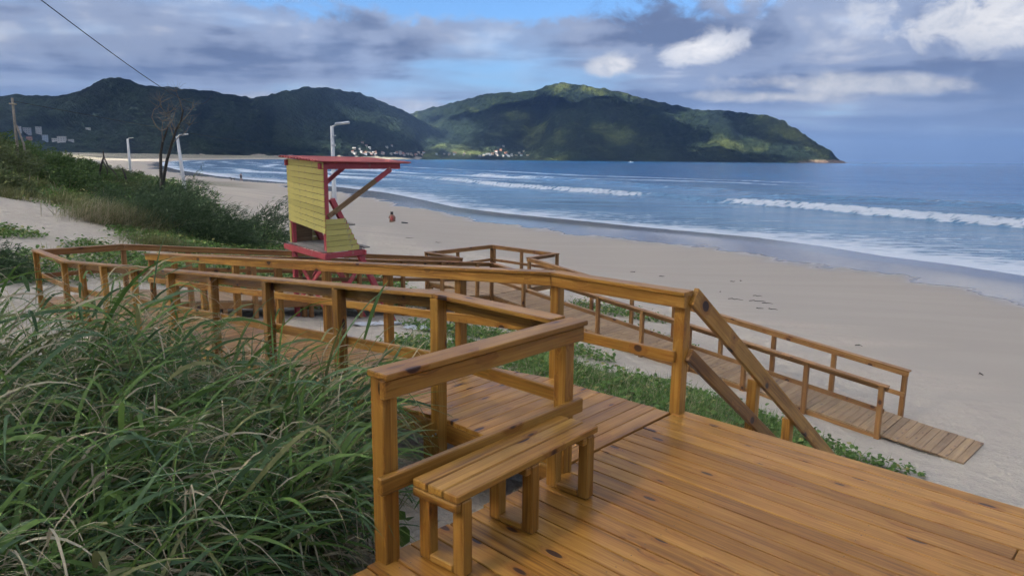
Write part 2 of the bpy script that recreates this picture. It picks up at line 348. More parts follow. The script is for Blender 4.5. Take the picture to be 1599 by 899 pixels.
def water_mat():
    m, nt, b, out = new_mat('water')
    geo = N(nt, 'ShaderNodeNewGeometry'); P = geo.outputs['Position']
    foam = getattr_node(nt, 'foam'); deep = getattr_node(nt, 'deep')
    rot = math.radians(58)
    n1 = noise(nt, mapping(nt, P, (.35, 1.3, 1), rot=(0, 0, rot)), 1.0, 4, .62, .4)
    n2 = noise(nt, mapping(nt, P, (.06, .22, 1), rot=(0, 0, rot)), 1.0, 3, .55, .5)
    lace = N(nt, 'ShaderNodeTexVoronoi', feature='DISTANCE_TO_EDGE'); lace.inputs['Scale'].default_value = 1.0
    L(nt, mapping(nt, mix(nt, .35, P, N(nt, 'ShaderNodeTexNoise', i_Scale=.8).outputs['Color'], 'ADD'), (.35, .9, 1), rot=(0, 0, rot)), lace.inputs['Vector'])
    lc = ramp(nt, lace.outputs[0], [(0.0, (1, 1, 1)), (0.16, (0, 0, 0))]).outputs[0]
    tot = mth(nt, 'ADD', mth(nt, 'MULTIPLY', foam, 1.25), mth(nt, 'ADD', mth(nt, 'MULTIPLY', mth(nt, 'SUBTRACT', n1, .5), 1.7), mth(nt, 'MULTIPLY', mth(nt, 'SUBTRACT', n2, .5), .9)))
    tot = mth(nt, 'ADD', tot, mth(nt, 'MULTIPLY', mth(nt, 'MULTIPLY', lc, foam), .55))
    ff = ramp(nt, tot, [(0.40, (0, 0, 0)), (1.0, (1, 1, 1))], 'EASE').outputs[0]
    ff = mth(nt, 'MULTIPLY', ff, ramp(nt, foam, [(0.02, (0, 0, 0)), (0.12, (1, 1, 1))]).outputs[0])
    rip = noise(nt, mapping(nt, P, (.7, 2.0, 1), rot=(0, 0, rot)), 1.0, 3, .6)
    sw = noise(nt, mapping(nt, P, (.025, .13, 1), rot=(0, 0, rot)), 1.0, 3, .6)
    wc = mix(nt, deep, (0.15, 0.27, 0.38), (0.004, 0.135, 0.37))
    wc = mix(nt, mth(nt, 'MULTIPLY', n2, .35), wc, (0.015, 0.18, 0.42))
    wc = mix(nt, mth(nt, 'MULTIPLY', ramp(nt, sw, [(.48, (0, 0, 0)), (.62, (1, 1, 1))]).outputs[0], .30), wc, (0.008, 0.11, 0.26))
    c = mix(nt, mth(nt, 'MULTIPLY', ff, .88), wc, (0.76, 0.79, 0.82)); L(nt, c, b.inputs['Base Color'])
    L(nt, ramp(nt, ff, [(0, (.12,) * 3), (1, (.8,) * 3)]).outputs[0], b.inputs['Roughness'])
    b.inputs['IOR'].default_value = 1.333
    h = mth(nt, 'ADD', mth(nt, 'MULTIPLY', rip, .22), mth(nt, 'ADD', mth(nt, 'MULTIPLY', sw, 2.0), mth(nt, 'MULTIPLY', ff, .12)))
    bump(nt, h, 1.0, 1.0, b)
    return m
def build_sea():
    xs = sinh_axis(-1200, 16000, 40.0, 560); ys = np.concatenate([np.linspace(-900, -60, 14), sinh_axis(-40, 16000, 40.0, 680)])
    X, Y = np.meshgrid(xs, ys); x, y = X.ravel(), Y.ravel(); sd = -shore_dist(x, y)        # + = seaward
    F = grid_faces(len(xs), len(ys)); keep = (sd[F].max(1) > -7); F = F[keep]
    d1, s1 = line_sd(BREAK, x, y); d2, s2 = line_sd(BREAK2, x, y); d3, s3 = line_sd(BREAK3, x, y)
    d1 = d1 + (fbm(s1 * .06, s1 * 0, 3, 4) - .5) * 5; d2 = d2 + (fbm(s2 * .05, s2 * 0, 3, 8) - .5) * 8; d3 = d3 + (fbm(s3 * .06, s3 * 0, 3, 14) - .5) * 7
    def crest(d, h, back, front):       # steep face on the shore side (d<0)
        return h * np.where(d > 0, np.exp(-(d / back) ** 2), np.exp(-(d / front) ** 2))
    e1 = sstep(60, 130, s1)
    z = SEA_Z + .0 * x + crest(d1, .85, 4.0, 1.1) * (.35 + .65 * e1) + crest(d2, .8, 5, 2.0) + crest(d3, .35, 4, 1.5)
    shal = sstep(-2, 14, sd)
    z += (fbm(x * .03 + y * .05, y * .03 - x * .02, 3, 17) - .5) * .5 * shal * (1 - sstep(400, 900, y))
    z = SEA_Z + (z - SEA_Z) * shal - .0
    near = np.exp(-np.maximum(sd - 1, 0) / 6.0) * .50
    foam = near * (.55 + .9 * fbm(x * .06, y * .06, 3, 40)) + .36 * (1 - sstep(8, 42, sd)) * fbm(x * .03, y * .03, 3, 44)
    gap = sstep(196, 205, s1) * (1 - sstep(214, 219, s1))        # the unbroken green stretch
    brk = np.exp(-((d1 + .9) / .85) ** 2) * sstep(60, 100, s1) * (1 - gap) * (1.0 + .25 * sstep(214, 219, s1)) * (.7 + .5 * fbm(s1 * .09, s1 * 0, 2, 31))
    tail = np.where(d1 < 0, np.exp(d1 / 5.0), np.exp(-d1 / 1.5)) * .34 * sstep(70, 115, s1) * (1 - gap)
    tail2 = sstep(216, 224, s1) * np.where(d1 > 0, np.exp(-d1 / 6.0), 0) * .24
    b2 = np.exp(-((d2 + .5) / 2.0) ** 2) * .22 * fbm(s2 * .03, d2 * .05, 3, 60)
    b3 = np.where(d3 < 0, np.exp(d3 / 6.0), np.exp(-d3 / 2.0)) * .8 * sstep(.35, .6, fbm(s3 * .02, s3 * 0, 2, 71)) * sstep(165, 210, y)
    lines = np.zeros_like(x)
    for k in range(5):
        dl = sd - (30 + 26 * k) - (fbm(x * .012, y * .012, 3, 80 + k) - .5) * 34
        lines = np.maximum(lines, np.where(dl > 0, np.exp(-dl / 2.2), np.exp(dl / 8)) * sstep(140, 230, y) * (1 - sstep(700, 1500, y)) * (.35 + .6 * fbm(x * .02, y * .02, 2, 90 + k)))
    foam = np.maximum.reduce([foam, brk, tail, tail2, b2, b3, lines])
    # inland flap of the sheet dips under the sand
    z = np.where(sd < 1.5, np.minimum(z, SEA_Z + .02 + .02 * np.maximum(sd, -3)), z)
    me = mesh_np('sea', np.stack([x, y, z], 1), F, water_mat(), True)
    attr(me, 'foam', np.clip(foam, 0, 1)); attr(me, 'deep', sstep(15, 170, sd))
    tag(link('sea', me), 'blue sea with breaking surf', kind='structure')
build_sea()

# ---------------------------------------------------------------- forested hills
def hill_mat():
    m, nt, b, out = new_mat('forest')
    geo = N(nt, 'ShaderNodeNewGeometry'); P = geo.outputs['Position']
    n1 = noise(nt, P, 1 / 160, 3, .6); n2 = noise(nt, P, 1 / 22, 3, .65); n3 = noise(nt, P, 1 / 420, 2, .5)
    c = mix(nt, ramp(nt, mth(nt, 'ADD', mth(nt, 'MULTIPLY', n2, .7), mth(nt, 'MULTIPLY', n1, .3)), [(.40, (0, 0, 0)), (.60, (1, 1, 1))]).outputs[0], (0.004, 0.009, 0.008), (0.021, 0.036, 0.018))
    open_ = ramp(nt, mth(nt, 'ADD', mth(nt, 'MULTIPLY', n1, .5), mth(nt, 'MULTIPLY', n3, .5)), [(.5, (0, 0, 0)), (.62, (1, 1, 1))], 'EASE').outputs[0]
    c = mix(nt, mth(nt, 'MULTIPLY', mth(nt, 'MULTIPLY', open_, getattr_node(nt, 'sunlit_meadow')), .8), c, (0.115, 0.140, 0.042))  # bright grass tone; also puts sunlit patches into the headland colour
    shore = getattr_node(nt, 'rock')
    rk = ramp(nt, mth(nt, 'ADD', shore, mth(nt, 'MULTIPLY', mth(nt, 'SUBTRACT', noise(nt, P, 1 / 60, 4, .65), .5), 1.3)), [(.45, (0, 0, 0)), (.6, (1, 1, 1))]).outputs[0]
    c = mix(nt, rk, c, mix(nt, n2, (0.20, 0.13, 0.09), (0.36, 0.27, 0.20)))
    dn = getattr_node(nt, 'dune')
    dk = ramp(nt, mth(nt, 'ADD', dn, mth(nt, 'MULTIPLY', mth(nt, 'SUBTRACT', noise(nt, P, 1 / 70, 5, .65), .5), 1.5)), [(.5, (0, 0, 0)), (.62, (1, 1, 1))]).outputs[0]
    c = mix(nt, dk, c, (0.46, 0.41, 0.34))
    L(nt, c, b.inputs['Base Color']); b.inputs['Roughness'].default_value = .95; b.inputs['Specular IOR Level'].default_value = .1
    bump(nt, mth(nt, 'MULTIPLY', n2, 30.0), 0.9, 1.0, b)
    return m
HM = hill_mat()
def hz(px, D, py):       # height of a ridge point seen at picture height py
    hor = 247.6 + (px - 800) * .0088
    return 2.0 + (hor - py) / 1109.0 * D * 1.0
def ridge(name, pts, wf, wb, label, seed, nt_=420, spurs=1.0, rock=None, dune=False, base=-6.0, sunlit_meadow=1.0):
    """pts: (px, py, D); the ridge line in the world, with a front slope wf(t) wide towards the bay and a back slope wb wide"""
    px = np.array([p[0] for p in pts], float); py = np.array([p[1] for p in pts], float); D = np.array([p[2] for p in pts], float)
    q = np.linspace(px[0], px[-1], nt_); Y = np.interp(q, px, D); Y = np.convolve(np.pad(Y, 20, 'edge'), np.ones(41) / 41, 'valid')
    k = 9; ker = np.hanning(k); ker /= ker.sum()
    pyi = np.interp(q, px, py); pyi = np.convolve(np.pad(pyi, k // 2, 'edge'), ker, 'valid')
    X = (q - 799.5) / 1109 * Y * math.cos(PITCH); Z = hz(q, Y * math.cos(PITCH) ** 2, pyi)
    ns = 110; S = np.concatenate([np.linspace(-1, 0, 28)[:-1], np.linspace(0, 1, ns - 27)])
    W = np.interp(q, px, [wf(p[0]) for p in pts])
    V = np.zeros((ns, nt_, 3)); rockA = np.zeros((ns, nt_)); duneA = np.zeros((ns, nt_))
    tx, ty = np.gradient(X), np.gradient(Y); ln = np.hypot(tx, ty); nx, ny = ty / ln, -tx / ln      # towards the camera side
    k2 = 121; kr = np.hanning(k2); kr /= kr.sum(); nx = np.convolve(np.pad(.35 * nx, k2 // 2, 'edge'), kr, 'valid'); ny = -np.sqrt(1 - nx ** 2)
    W = np.convolve(np.pad(W, k2 // 2, 'edge'), kr, 'valid')
    for i, s in enumerate(S):
        w = W if s > 0 else wb
        x = X + nx * s * w; y = Y + ny * s * w
        a = abs(s)
        sp = fbm(q * .018 * spurs + seed, q * 0 + 1.3 + a * .6, 3, seed) - .5           # spurs and gullies run down the slope
        sp2 = fbm(x / 260, y / 260, 4, seed + 5) - .5
        prof = (1 - a) ** (1.15) * (1 - .22 * math.sin(math.pi * a)) 
        amp = a * (1 - a) * 4 
        z = base + (Z - base) * np.clip(prof + amp * (sp * .52 + sp2 * .34) * (.85 if s > 0 else .3), -.02, None)
        z = z + (fbm(x / 24, y / 24, 3, seed + 9) - .5) * 17 * min(1, (1 - a) * 6) 
        V[i] = np.stack([x, y, z], 1)
        if rock is not None and s > 0: rockA[i] = np.clip(1 - (z + 4) / 26, 0, 1) * rock(q)
        if dune and s > 0: duneA[i] = np.clip(1 - (z - 1) / 16, 0, 1) * .62
    me = mesh_np(name, V.reshape(-1, 3), grid_faces(nt_, ns), HM, True)
    attr(me, 'sunlit_meadow', np.full(nt_ * ns, sunlit_meadow)); attr(me, 'rock', rockA.ravel()); attr(me, 'dune', duneA.ravel())
    o = link(name, me); tag(o, label, kind='structure'); return o
left_pts = [(-260, 150, 2300), (-120, 160, 2350), (0, 152, 2400), (40, 150, 2400), (70, 152, 2420), (105, 151, 2450), (140, 143, 2480), (165, 128, 2500), (185, 123, 2500), (205, 127, 2510), (225, 133, 2530), (250, 136, 2550), (275, 140, 2600),
    (320, 142, 2700), (345, 147, 2750), (375, 151, 2800), (400, 155, 2850), (430, 148, 2950), (455, 142, 3000), (480, 138, 3050), (505, 138, 3100), (530, 141, 3150), (555, 146, 3200), (580, 153, 3250), (605, 163, 3300), (625, 172, 3350), (645, 182, 3400), (690, 205, 3450), (730, 225, 3500), (770, 246, 3500)]
HILL_L = ridge('forested_hill', left_pts, lambda p: np.interp(p, [-260, 0, 300, 600, 770], [1500, 1450, 1000, 650, 480]), 900, 'dark forested hill range behind the far beach', 3, dune=True, sunlit_meadow=.03)  # low grass amount puts cloud shade on this range into its colour
right_pts = [(520, 215, 4100), (560, 200, 4050), (600, 186, 4000), (645, 177, 3950), (670, 170, 3900), (700, 163, 3850), (730, 155, 3800), (760, 148, 3750), (800, 146, 3700), (838, 142, 3650), (850, 135, 3620), (872, 131, 3600), (890, 134, 3580), (920, 137, 3540), (950, 143, 3500), (980, 149, 3450), (1010, 158, 3400), (1050, 165, 3350), (1085, 172, 3300), (1120, 173, 3250),
    (1150, 177, 3200), (1190, 180, 3120), (1215, 188, 3060), (1240, 203, 3000), (1260, 215, 2950), (1275, 225, 2900), (1293, 236, 2850), (1304, 245, 2820), (1313, 252, 2800)]
HILL_R = ridge('forested_headland', right_pts, lambda p: np.interp(p, [520, 760, 1000, 1200, 1270, 1313], [1200, 1000, 850, 480, 260, 60]), 700, 'green headland with rocky foot reaching into the sea', 12, rock=lambda q: sstep(1020, 1180, q) * .55 + sstep(1200, 1300, q) * .35)
spur_pts = [(880, 168, 3330), (905, 158, 3300), (925, 151, 3270), (940, 151, 3250), (960, 155, 3220), (990, 166, 3180), (1020, 178, 3130), (1060, 192, 3080), (1110, 206, 3000), (1160, 222, 2920), (1210, 240, 2840)]
HILL_S = ridge('forested_hill_spur', spur_pts, lambda p: 420, 420, 'lower wooded spur in front of the headland ridge', 31, nt_=200)

# ---------------------------------------------------------------- wood
def wood_mat(name, light, mid, dark, rough=(.28, .5), knots=1.0, spec=.5, weather=0.0):
    m, nt, b, out = new_mat(name)
    tc = N(nt, 'ShaderNodeTexCoord'); oi = N(nt, 'ShaderNodeObjectInfo')
    cv = N(nt, 'ShaderNodeCombineXYZ'); L(nt, mth(nt, 'MULTIPLY', oi.outputs['Random'], 53.0), cv.inputs[0]); L(nt, mth(nt, 'MULTIPLY', oi.outputs['Random'], 17.7), cv.inputs[1]); L(nt, mth(nt, 'MULTIPLY', oi.outputs['Random'], 31.1), cv.inputs[2])
    va = N(nt, 'ShaderNodeVectorMath', operation='ADD'); L(nt, tc.outputs['Object'], va.inputs[0]); L(nt, cv.outputs[0], va.inputs[1])
    p = va.outputs[0]
    kn = N(nt, 'ShaderNodeTexVoronoi', feature='F1'); kn.inputs['Scale'].default_value = 1.0; kn.inputs['Randomness'].default_value = 1.0
    L(nt, mapping(nt, p, (3.1, 9.0, 4.2)), kn.inputs['Vector'])
    sel = N(nt, 'ShaderNodeSeparateColor'); L(nt, kn.outputs['Color'], sel.inputs[0])
    has = ramp(nt, sel.outputs[0], [(.30, (0, 0, 0)), (.34, (1, 1, 1))]).outputs[0]
    kd = mth(nt, 'ADD', kn.outputs['Distance'], mth(nt, 'MULTIPLY', mth(nt, 'SUBTRACT', sel.outputs[1], .5), .06))
    knot = mth(nt, 'MULTIPLY', ramp(nt, kd, [(.13, (1, 1, 1)), (.18, (0, 0, 0))], 'EASE').outputs[0], has)
    halo = mth(nt, 'MULTIPLY', ramp(nt, kd, [(.12, (1, 1, 1)), (.42, (0, 0, 0))], 'EASE').outputs[0], has)
    # grain flows round the knots
    warp = mth(nt, 'MULTIPLY', halo, .035)
    cw = N(nt, 'ShaderNodeCombineXYZ'); L(nt, warp, cw.inputs[1]); L(nt, warp, cw.inputs[2])
    pw = N(nt, 'ShaderNodeVectorMath', operation='ADD'); L(nt, p, pw.inputs[0]); L(nt, cw.outputs[0], pw.inputs[1])
    broad = noise(nt, mapping(nt, pw.outputs[0], (.55, 9, 9)), 1.0, 3, .55, .6)
    fine = noise(nt, mapping(nt, pw.outputs[0], (1.6, 62, 62)), 1.0, 3, .65)
    blot = noise(nt, p, 2.1, 3, .6)
    g = mth(nt, 'ADD', mth(nt, 'MULTIPLY', broad, .52), mth(nt, 'MULTIPLY', fine, .48))
    c = ramp(nt, g, [(.34, dark), (.47, mid), (.64, light)]).outputs[0]
    tone = ramp(nt, oi.outputs['Random'], [(0, (.72, .68, .64)), (.3, (.92, .89, .86)), (.7, (1.04, 1.02, .98)), (1, (1.2, 1.22, 1.18))]).outputs[0]
    c = mix(nt, 1.0, c, tone, 'MULTIPLY')
    c = mix(nt, mth(nt, 'MULTIPLY', ramp(nt, blot, [(.45, (0, 0, 0)), (.75, (1, 1, 1))]).outputs[0], .38), c, tuple(v * .55 for v in mid))
    c = mix(nt, mth(nt, 'MULTIPLY', halo, .55 * knots), c, (mid[0] * .72, mid[1] * .52, mid[2] * .6))
    c = mix(nt, mth(nt, 'MULTIPLY', knot, .95 * knots), c, (.036, .014, .012))
    if weather: c = mix(nt, mth(nt, 'MULTIPLY', noise(nt, p, 4.5, 3, .6), weather), c, (.36, .315, .26))
    L(nt, c, b.inputs['Base Color'])
    rr = mth(nt, 'ADD', mth(nt, 'MULTIPLY', blot, (rough[1] - rough[0]) * 1.4), rough[0] - .05)
    L(nt, mth(nt, 'ADD', rr, mth(nt, 'MULTIPLY', fine, .10)), b.inputs['Roughness']); b.inputs['Specular IOR Level'].default_value = spec
    bump(nt, mth(nt, 'SUBTRACT', mth(nt, 'MULTIPLY', g, .0035), mth(nt, 'MULTIPLY', knot, .0012)), .55, 1.0, b)
    return m
W_DECK = wood_mat('varnished_pine_deck', (.52, .278, .062), (.350, .158, .026), (.150, .058, .010), (.20, .46), 1.0, .34)
W_RAIL = wood_mat('varnished_pine_rail', (.50, .270, .060), (.335, .156, .026), (.150, .060, .012), (.24, .48), 1.0, .36)
W_DRY = wood_mat('dry_pine', (.46, .30, .145), (.33, .20, .09), (.20, .115, .05), (.55, .75), .6, .3, .45)
W_RAMP = wood_mat('ramp_pine_rail', (.42, .225, .082), (.29, .140, .045), (.16, .070, .022), (.4, .6), .9, .4)
def plain(name, col, rough=.6, spec=.4, var=.25, scale=6.0, metal=0.0, bumpd=0.0):
    m, nt, b, out = new_mat(name); tc = N(nt, 'ShaderNodeTexCoord')
    n = noise(nt, tc.outputs['Object'], scale, 4, .6)
    c = mix(nt, ramp(nt, n, [(.3, (0, 0, 0)), (.7, (1, 1, 1))]).outputs[0], tuple(v * (1 - var) for v in col), tuple(min(1, v * (1 + var * .5)) for v in col))
    L(nt, c, b.inputs['Base Color']); b.inputs['Roughness'].default_value = rough; b.inputs['Specular IOR Level'].default_value = spec; b.inputs['Metallic'].default_value = metal
    if bumpd: bump(nt, n, .6, bumpd, b)
    return m

V3 = lambda a: Vector(a)
P0, P1, P2 = V3((-.62, 3.30, 0)), V3((1.34, 5.47, 0)), V3((.34, 4.37, 0))
Kn, Kf = V3((-.56, 5.25, 0)), V3((.41, 6.37, 0))
A1, A2, A3, IN = V3((-8.17, 12.80, -.9)), V3((-9.67, 14.27, -.9)), V3((-8.50, 15.36, -.9)), V3((-7.17, 13.95, -.9))
R2n, R2f = V3((-.62, 21.27, -2.1)), V3((-1.66, 22.33, -2.1))
L1, L2, L3, L4 = V3((-2.88, 23.62, -2.1)), V3((-.75, 25.81, -2.1)), V3((1.50, 23.62, -2.1)), V3((.55, 22.50, -2.1))
E1, E2, F1, F2 = V3((7.14, 13.01, -3.2)), V3((8.17, 14.09, -3.2)), V3((8.12, 11.98, -3.31)), V3((9.16, 12.98, -3.31))
UU, WW = (P1 - P2).normalized(), (A1 - Kn).normalized(); WW.z = 0; WW.normalize()

def planks(parent, a0, b0, a1, b1, mat, pitch=.146, w=.138, t=.036, inset=.05, jit=.006, skip=0, name='plank'):
    """boards laid from edge a to edge b, stepping from (a0,b0) to (a1,b1)"""
    Lg = ((a1 - a0).length + (b1 - b0).length) / 2; n = max(1, round(Lg / pitch)); wd = ((b0 - a0).length + (b1 - a1).length) / 2
    trav = ((a1 - a0) + (b1 - b0)).normalized()
    for k in range(n):
        s = (k + .5) / n; a = a0.lerp(a1, s); b = b0.lerp(b1, s); d = (b - a).normalized(); up = trav.cross(d) * -1
        if up.z < 0: up = -up
        j = random.uniform(-jit, jit); ln = round(((b - a).length - 2 * inset) / .04) * .04
        c = (a + b) / 2 + d * j - up * (t / 2) + up * random.uniform(-.0015, .0015)
        beam(name, c - d * ln / 2, c + d * ln / 2, w, t, mat, parent, up=up, bev=.004)
def child_of(o, part):
    o.parent = part; o.matrix_basis = (Matrix.Translation(rootpos(part.parent)) @ part.matrix_basis).inverted() @ o.matrix_basis
    return o
def under(parent, a0, a1, mat, drop=.036, h=.15, name='edge_joist', t=.045):
    dz = Vector((0, 0, -drop - h / 2 - .002)); beam(name, a0 + dz, a1 + dz, t, h, mat, parent)
def deck_leg(parent, p, mat, depth=None):
    g = tz(p.x, p.y); z1 = p.z - .05
    if z1 - g > .12: beam('support_post', (p.x, p.y, g - .15), (p.x, p.y, z1), .10, .10, mat, parent, up=UU)

H = 1.0
LASTBEAM = [None]
_boltm = {}
def bolt(p, n, post):
    if 'm' not in _boltm:
        bm = bmesh.new(); bmesh.ops.create_cone(bm, cap_ends=True, segments=6, radius1=.010, radius2=.008, depth=.010); me = bpy.data.meshes.new('bolt'); bm.to_mesh(me); bm.free(); me.materials.append(plain('galvanised_bolt', (.45, .45, .44), .35, .5, .2, 40.0, .9)); _boltm['m'] = me
    o = bpy.data.objects.new('bolt', _boltm['m']); COL.objects.link(o); o.parent = post
    M = Matrix.Translation(Vector(p)) @ Vector(n).to_track_quat('Z', 'Y').to_matrix().to_4x4()
    o.matrix_basis = (Matrix.Translation(rootpos(post.parent)) @ post.matrix_basis).inverted() @ M
def railing(label, pts, side, posts, mat, skip0=False, skip1=False, ext0=0.0, ext1=0.0, group='timber railings of the boardwalk', down=.30, corner=True, mid=.47, boardh=.095, last_ext=0.0, mid_over=0.0):
    """pts: deck-level points; side: +1 if the walkway lies to the left of travel; posts: per segment list of distances"""
    r = thing('railing', pts[0], label, 'railing', group)
    nseg = len(pts) - 1
    for i in range(nseg):
        a, b = pts[i], pts[i + 1]; d = b - a; hd = Vector((d.x, d.y, 0)).normalized(); inn = Vector((-hd.y, hd.x, 0)) * side; ln = d.length; dn = d / ln
        def bend(q0, q1): return abs(q0.normalized().cross(q1.normalized()).z) > .3
        c0 = i > 0 and bend(pts[i] - pts[i - 1], d); c1 = i < nseg - 1 and bend(d, pts[i + 2] - pts[i + 1])
        s0 = ext0 if i == 0 else (.075 if c0 else .002); s1 = ext1 if i == nseg - 1 else (.075 if c1 else -.002)
        # cap board: butts at corners
        off = inn * .028
        beam('cap_board', a + dn * (s0 if c0 or i == 0 else s0) + off + Vector((0, 0, H - .016)), b + dn * s1 + off + Vector((0, 0, H - .016)), .150, .032, mat, r, bev=.005)
        brd = inn * .068
        e0 = .05 if c0 else (0.0 if i else max(0, -ext0 * 0)); e1 = -.05 if c1 else 0
        zb = H - .034 - boardh / 2
        beam('top_rail', a + dn * (e0 + (min(ext0, 0) if i == 0 else 0)) + brd + Vector((0, 0, zb)), b + dn * (e1 + (max(ext1, 0) * .8 if i == nseg - 1 else 0)) + brd + Vector((0, 0, zb)), .042, boardh, mat, r)
        beam('mid_rail', a + dn * (e0 - (mid_over if i == 0 else 0)) + brd + Vector((0, 0, mid)), b + dn * (e1 + (mid_over if i == nseg - 1 else 0)) + brd + Vector((0, 0, mid)), .040, .092, mat, r)
        for k, s in enumerate(posts[i]):
            p = a + dn * s; g = tz(p.x, p.y); lo = min(p.z - down, g + .02) if p.z - g < .9 else p.z - down
            LASTBEAM[0] = beam('post', (p.x, p.y, lo), (p.x + random.uniform(-.005, .005), p.y + random.uniform(-.005, .005), p.z + H - .034), .092, .092, mat, r, up=hd + Vector((random.uniform(-.02, .02), random.uniform(-.02, .02), 0)), bev=.005)
            if p.y < 9.5 and down > .1:
                fc = inn * -.047; pr = None
                for q, dz in ((-.018, -.10), (.018, -.125)): bolt(p + hd * q + fc + Vector((0, 0, dz)), inn * -1, LASTBEAM[0])
    return r
def spaced(a, b, first=0.0, step=1.42, end=True):
    ln = (b - a).length; o = []; s = first
    while s < ln - .5: o.append(s); s += step
    if end: o.append(ln)
    return o

# ---- foreground deck
deck = thing('main_deck', (0.6, 3.2, 0), 'wide varnished pine deck with bench in the foreground', 'deck')
_dn = -WW; far_a = 1.56; n_rows = 42; pitch = .1415
for k in range(n_rows):
    a = far_a - (k + .5) * pitch
    st = P2 + UU * a; j = random.uniform(-.018, .018) if a < -.12 else random.uniform(.0, .004)
    lo = .010 if a > -.1 else 0.0
    z = -.018 + random.uniform(-.0015, .0015)
    ln = 5.6
    if k % 3 == 1 and k > 1: cut = random.uniform(2.2, 4.6)
    else: cut = None
    s0 = st + _dn * (lo - .02 + j) + Vector((0, 0, z))
    if cut is None: beam('plank', s0, s0 + _dn * ln, .1315, .036, W_DECK, deck, bev=.003)
    else:
        beam('plank', s0, s0 + _dn * (cut - .003), .1315, .036, W_DECK, deck, bev=.003); beam('plank', s0 + _dn * (cut + .003), s0 + _dn * ln, .1315, .036, W_DECK, deck, bev=.003)
for s in (.12, .9, 1.7, 2.5, 3.3, 4.1, 4.9):
    q = P2 + _dn * s; beam('joist', q + UU * -4.3 + Vector((0, 0, -.115)), q + UU * 1.5 + Vector((0, 0, -.115)), .045, .15, W_RAIL, deck)
def screws():
    V = []; F = []
    for k in range(n_rows):
        a = far_a - (k + .5) * pitch
        for s in (.12, .9, 1.7, 2.5, 3.3, 4.1):
            for e in (-.036, .036):
                c = P2 + UU * (a + e) + _dn * (s + random.uniform(-.008, .008)); o = len(V)
                for i in range(6): V.append((c.x + .0042 * math.cos(i * 1.047), c.y + .0042 * math.sin(i * 1.047), .0026))
                F.append(tuple(range(o, o + 6)))
    o = link('screw_heads', mesh_np('screw_heads', V, F, plain('screw_steel', (.10, .085, .07), .4, .5, .2, 50., .6)), deck); o['kind'] = 'stuff'
screws()
for s, t in ((.15, 1.4), (.15, -1.3), (.15, -2.8), (2.5, 1.4), (4.8, 1.4), (2.5, -1.3), (2.5, -3.8)): deck_leg(deck, P2 + _dn * s + UU * t + Vector((0, 0, -.14)), W_RAIL)

# ---- walkway, three ramps, two landings
wk = thing('walkway', (-.1, 5.3, 0), 'short level plank walkway leaving the foreground deck beside the bench', 'walkway')
planks(wk, P2 + WW * .03, P1 + WW * .03, Kn, Kf, W_DECK, .144, .137)
under(wk, P2 + WW * .02 + UU * .06, Kn + UU * .06, W_RAIL); under(wk, P1 - UU * .06, Kf - UU * .06, W_RAIL)
r1 = thing('ramp', ((Kn + A1) / 2), 'near wooden ramp descending left behind the tall grass', 'ramp', 'timber ramps')
planks(r1, Kn, Kf, A1, IN, W_DECK); under(r1, Kn + UU * .06, A1 + UU * .06, W_RAIL); under(r1, Kf - UU * .06, IN - UU * .06, W_RAIL)
for s in (.02, .27, .52, .77, 1.0): deck_leg(r1, Kn.lerp(A1, s) + UU * .1, W_RAIL); deck_leg(r1, Kf.lerp(IN, s) - UU * .1, W_RAIL)
l2 = thing('landing', ((A1 + A3) / 2), 'left turning landing below the dune path', 'landing', 'timber landings')
planks(l2, A1 + WW * .02, IN + WW * .02, A2, A3, W_DECK); under(l2, A1 + UU * .05, A2 + UU * .05, W_RAIL); under(l2, A2 - WW * .05, A3 - WW * .05, W_RAIL)
for p in (A1, A2, A3, IN): deck_leg(l2, p.lerp((A1 + A3) / 2, .08), W_RAIL)
r2 = thing('ramp', ((IN + R2f) / 2), 'far wooden ramp running behind the lifeguard tower', 'ramp', 'timber ramps')
planks(r2, IN, A3, R2n, R2f, W_DRY); under(r2, IN + WW * .06, R2n + WW * .06, W_RAMP); under(r2, A3 - WW * .06, R2f - WW * .06, W_RAMP)
for s in (.15, .35, .55, .75, .95): deck_leg(r2, IN.lerp(R2n, s) + WW * .1, W_RAMP); deck_leg(r2, A3.lerp(R2f, s) - WW * .1, W_RAMP)
l3 = thing('landing', ((R2n + L2) / 2), 'square lookout landing at the far end above the beach', 'landing', 'timber landings')
planks(l3, R2n + UU * .02, L1 + UU * .02, L3, L2, W_DRY, inset=.02)
for a, b in ((R2n, L1), (L1, L2), (L2, L3), (R2n, L3)):
    q = (R2n + L2) / 2; under(l3, a.lerp(q, .04), b.lerp(q, .04), W_RAMP)
for p in (R2n, L1, L2, L3): deck_leg(l3, p.lerp((R2n + L2) / 2, .07), W_RAMP)
r3 = thing('ramp', ((R2n + E2) / 2), 'long beach ramp of pale planks ending on the sand', 'ramp', 'timber ramps')
planks(r3, R2n - WW * .02, L4 - WW * .02, E1, E2, W_DRY); planks(r3, E1 - WW * .01, E2 - WW * .01, F1, F2, W_DRY)
under(r3, R2n + UU * .06, E1 + UU * .06, W_RAMP); under(r3, L4 - UU * .06, E2 - UU * .06, W_RAMP)
for s in (.12, .3, .48): deck_leg(r3, R2n.lerp(E1, s) + UU * .1, W_RAMP); deck_leg(r3, L4.lerp(E2, s) - UU * .1, W_RAMP)

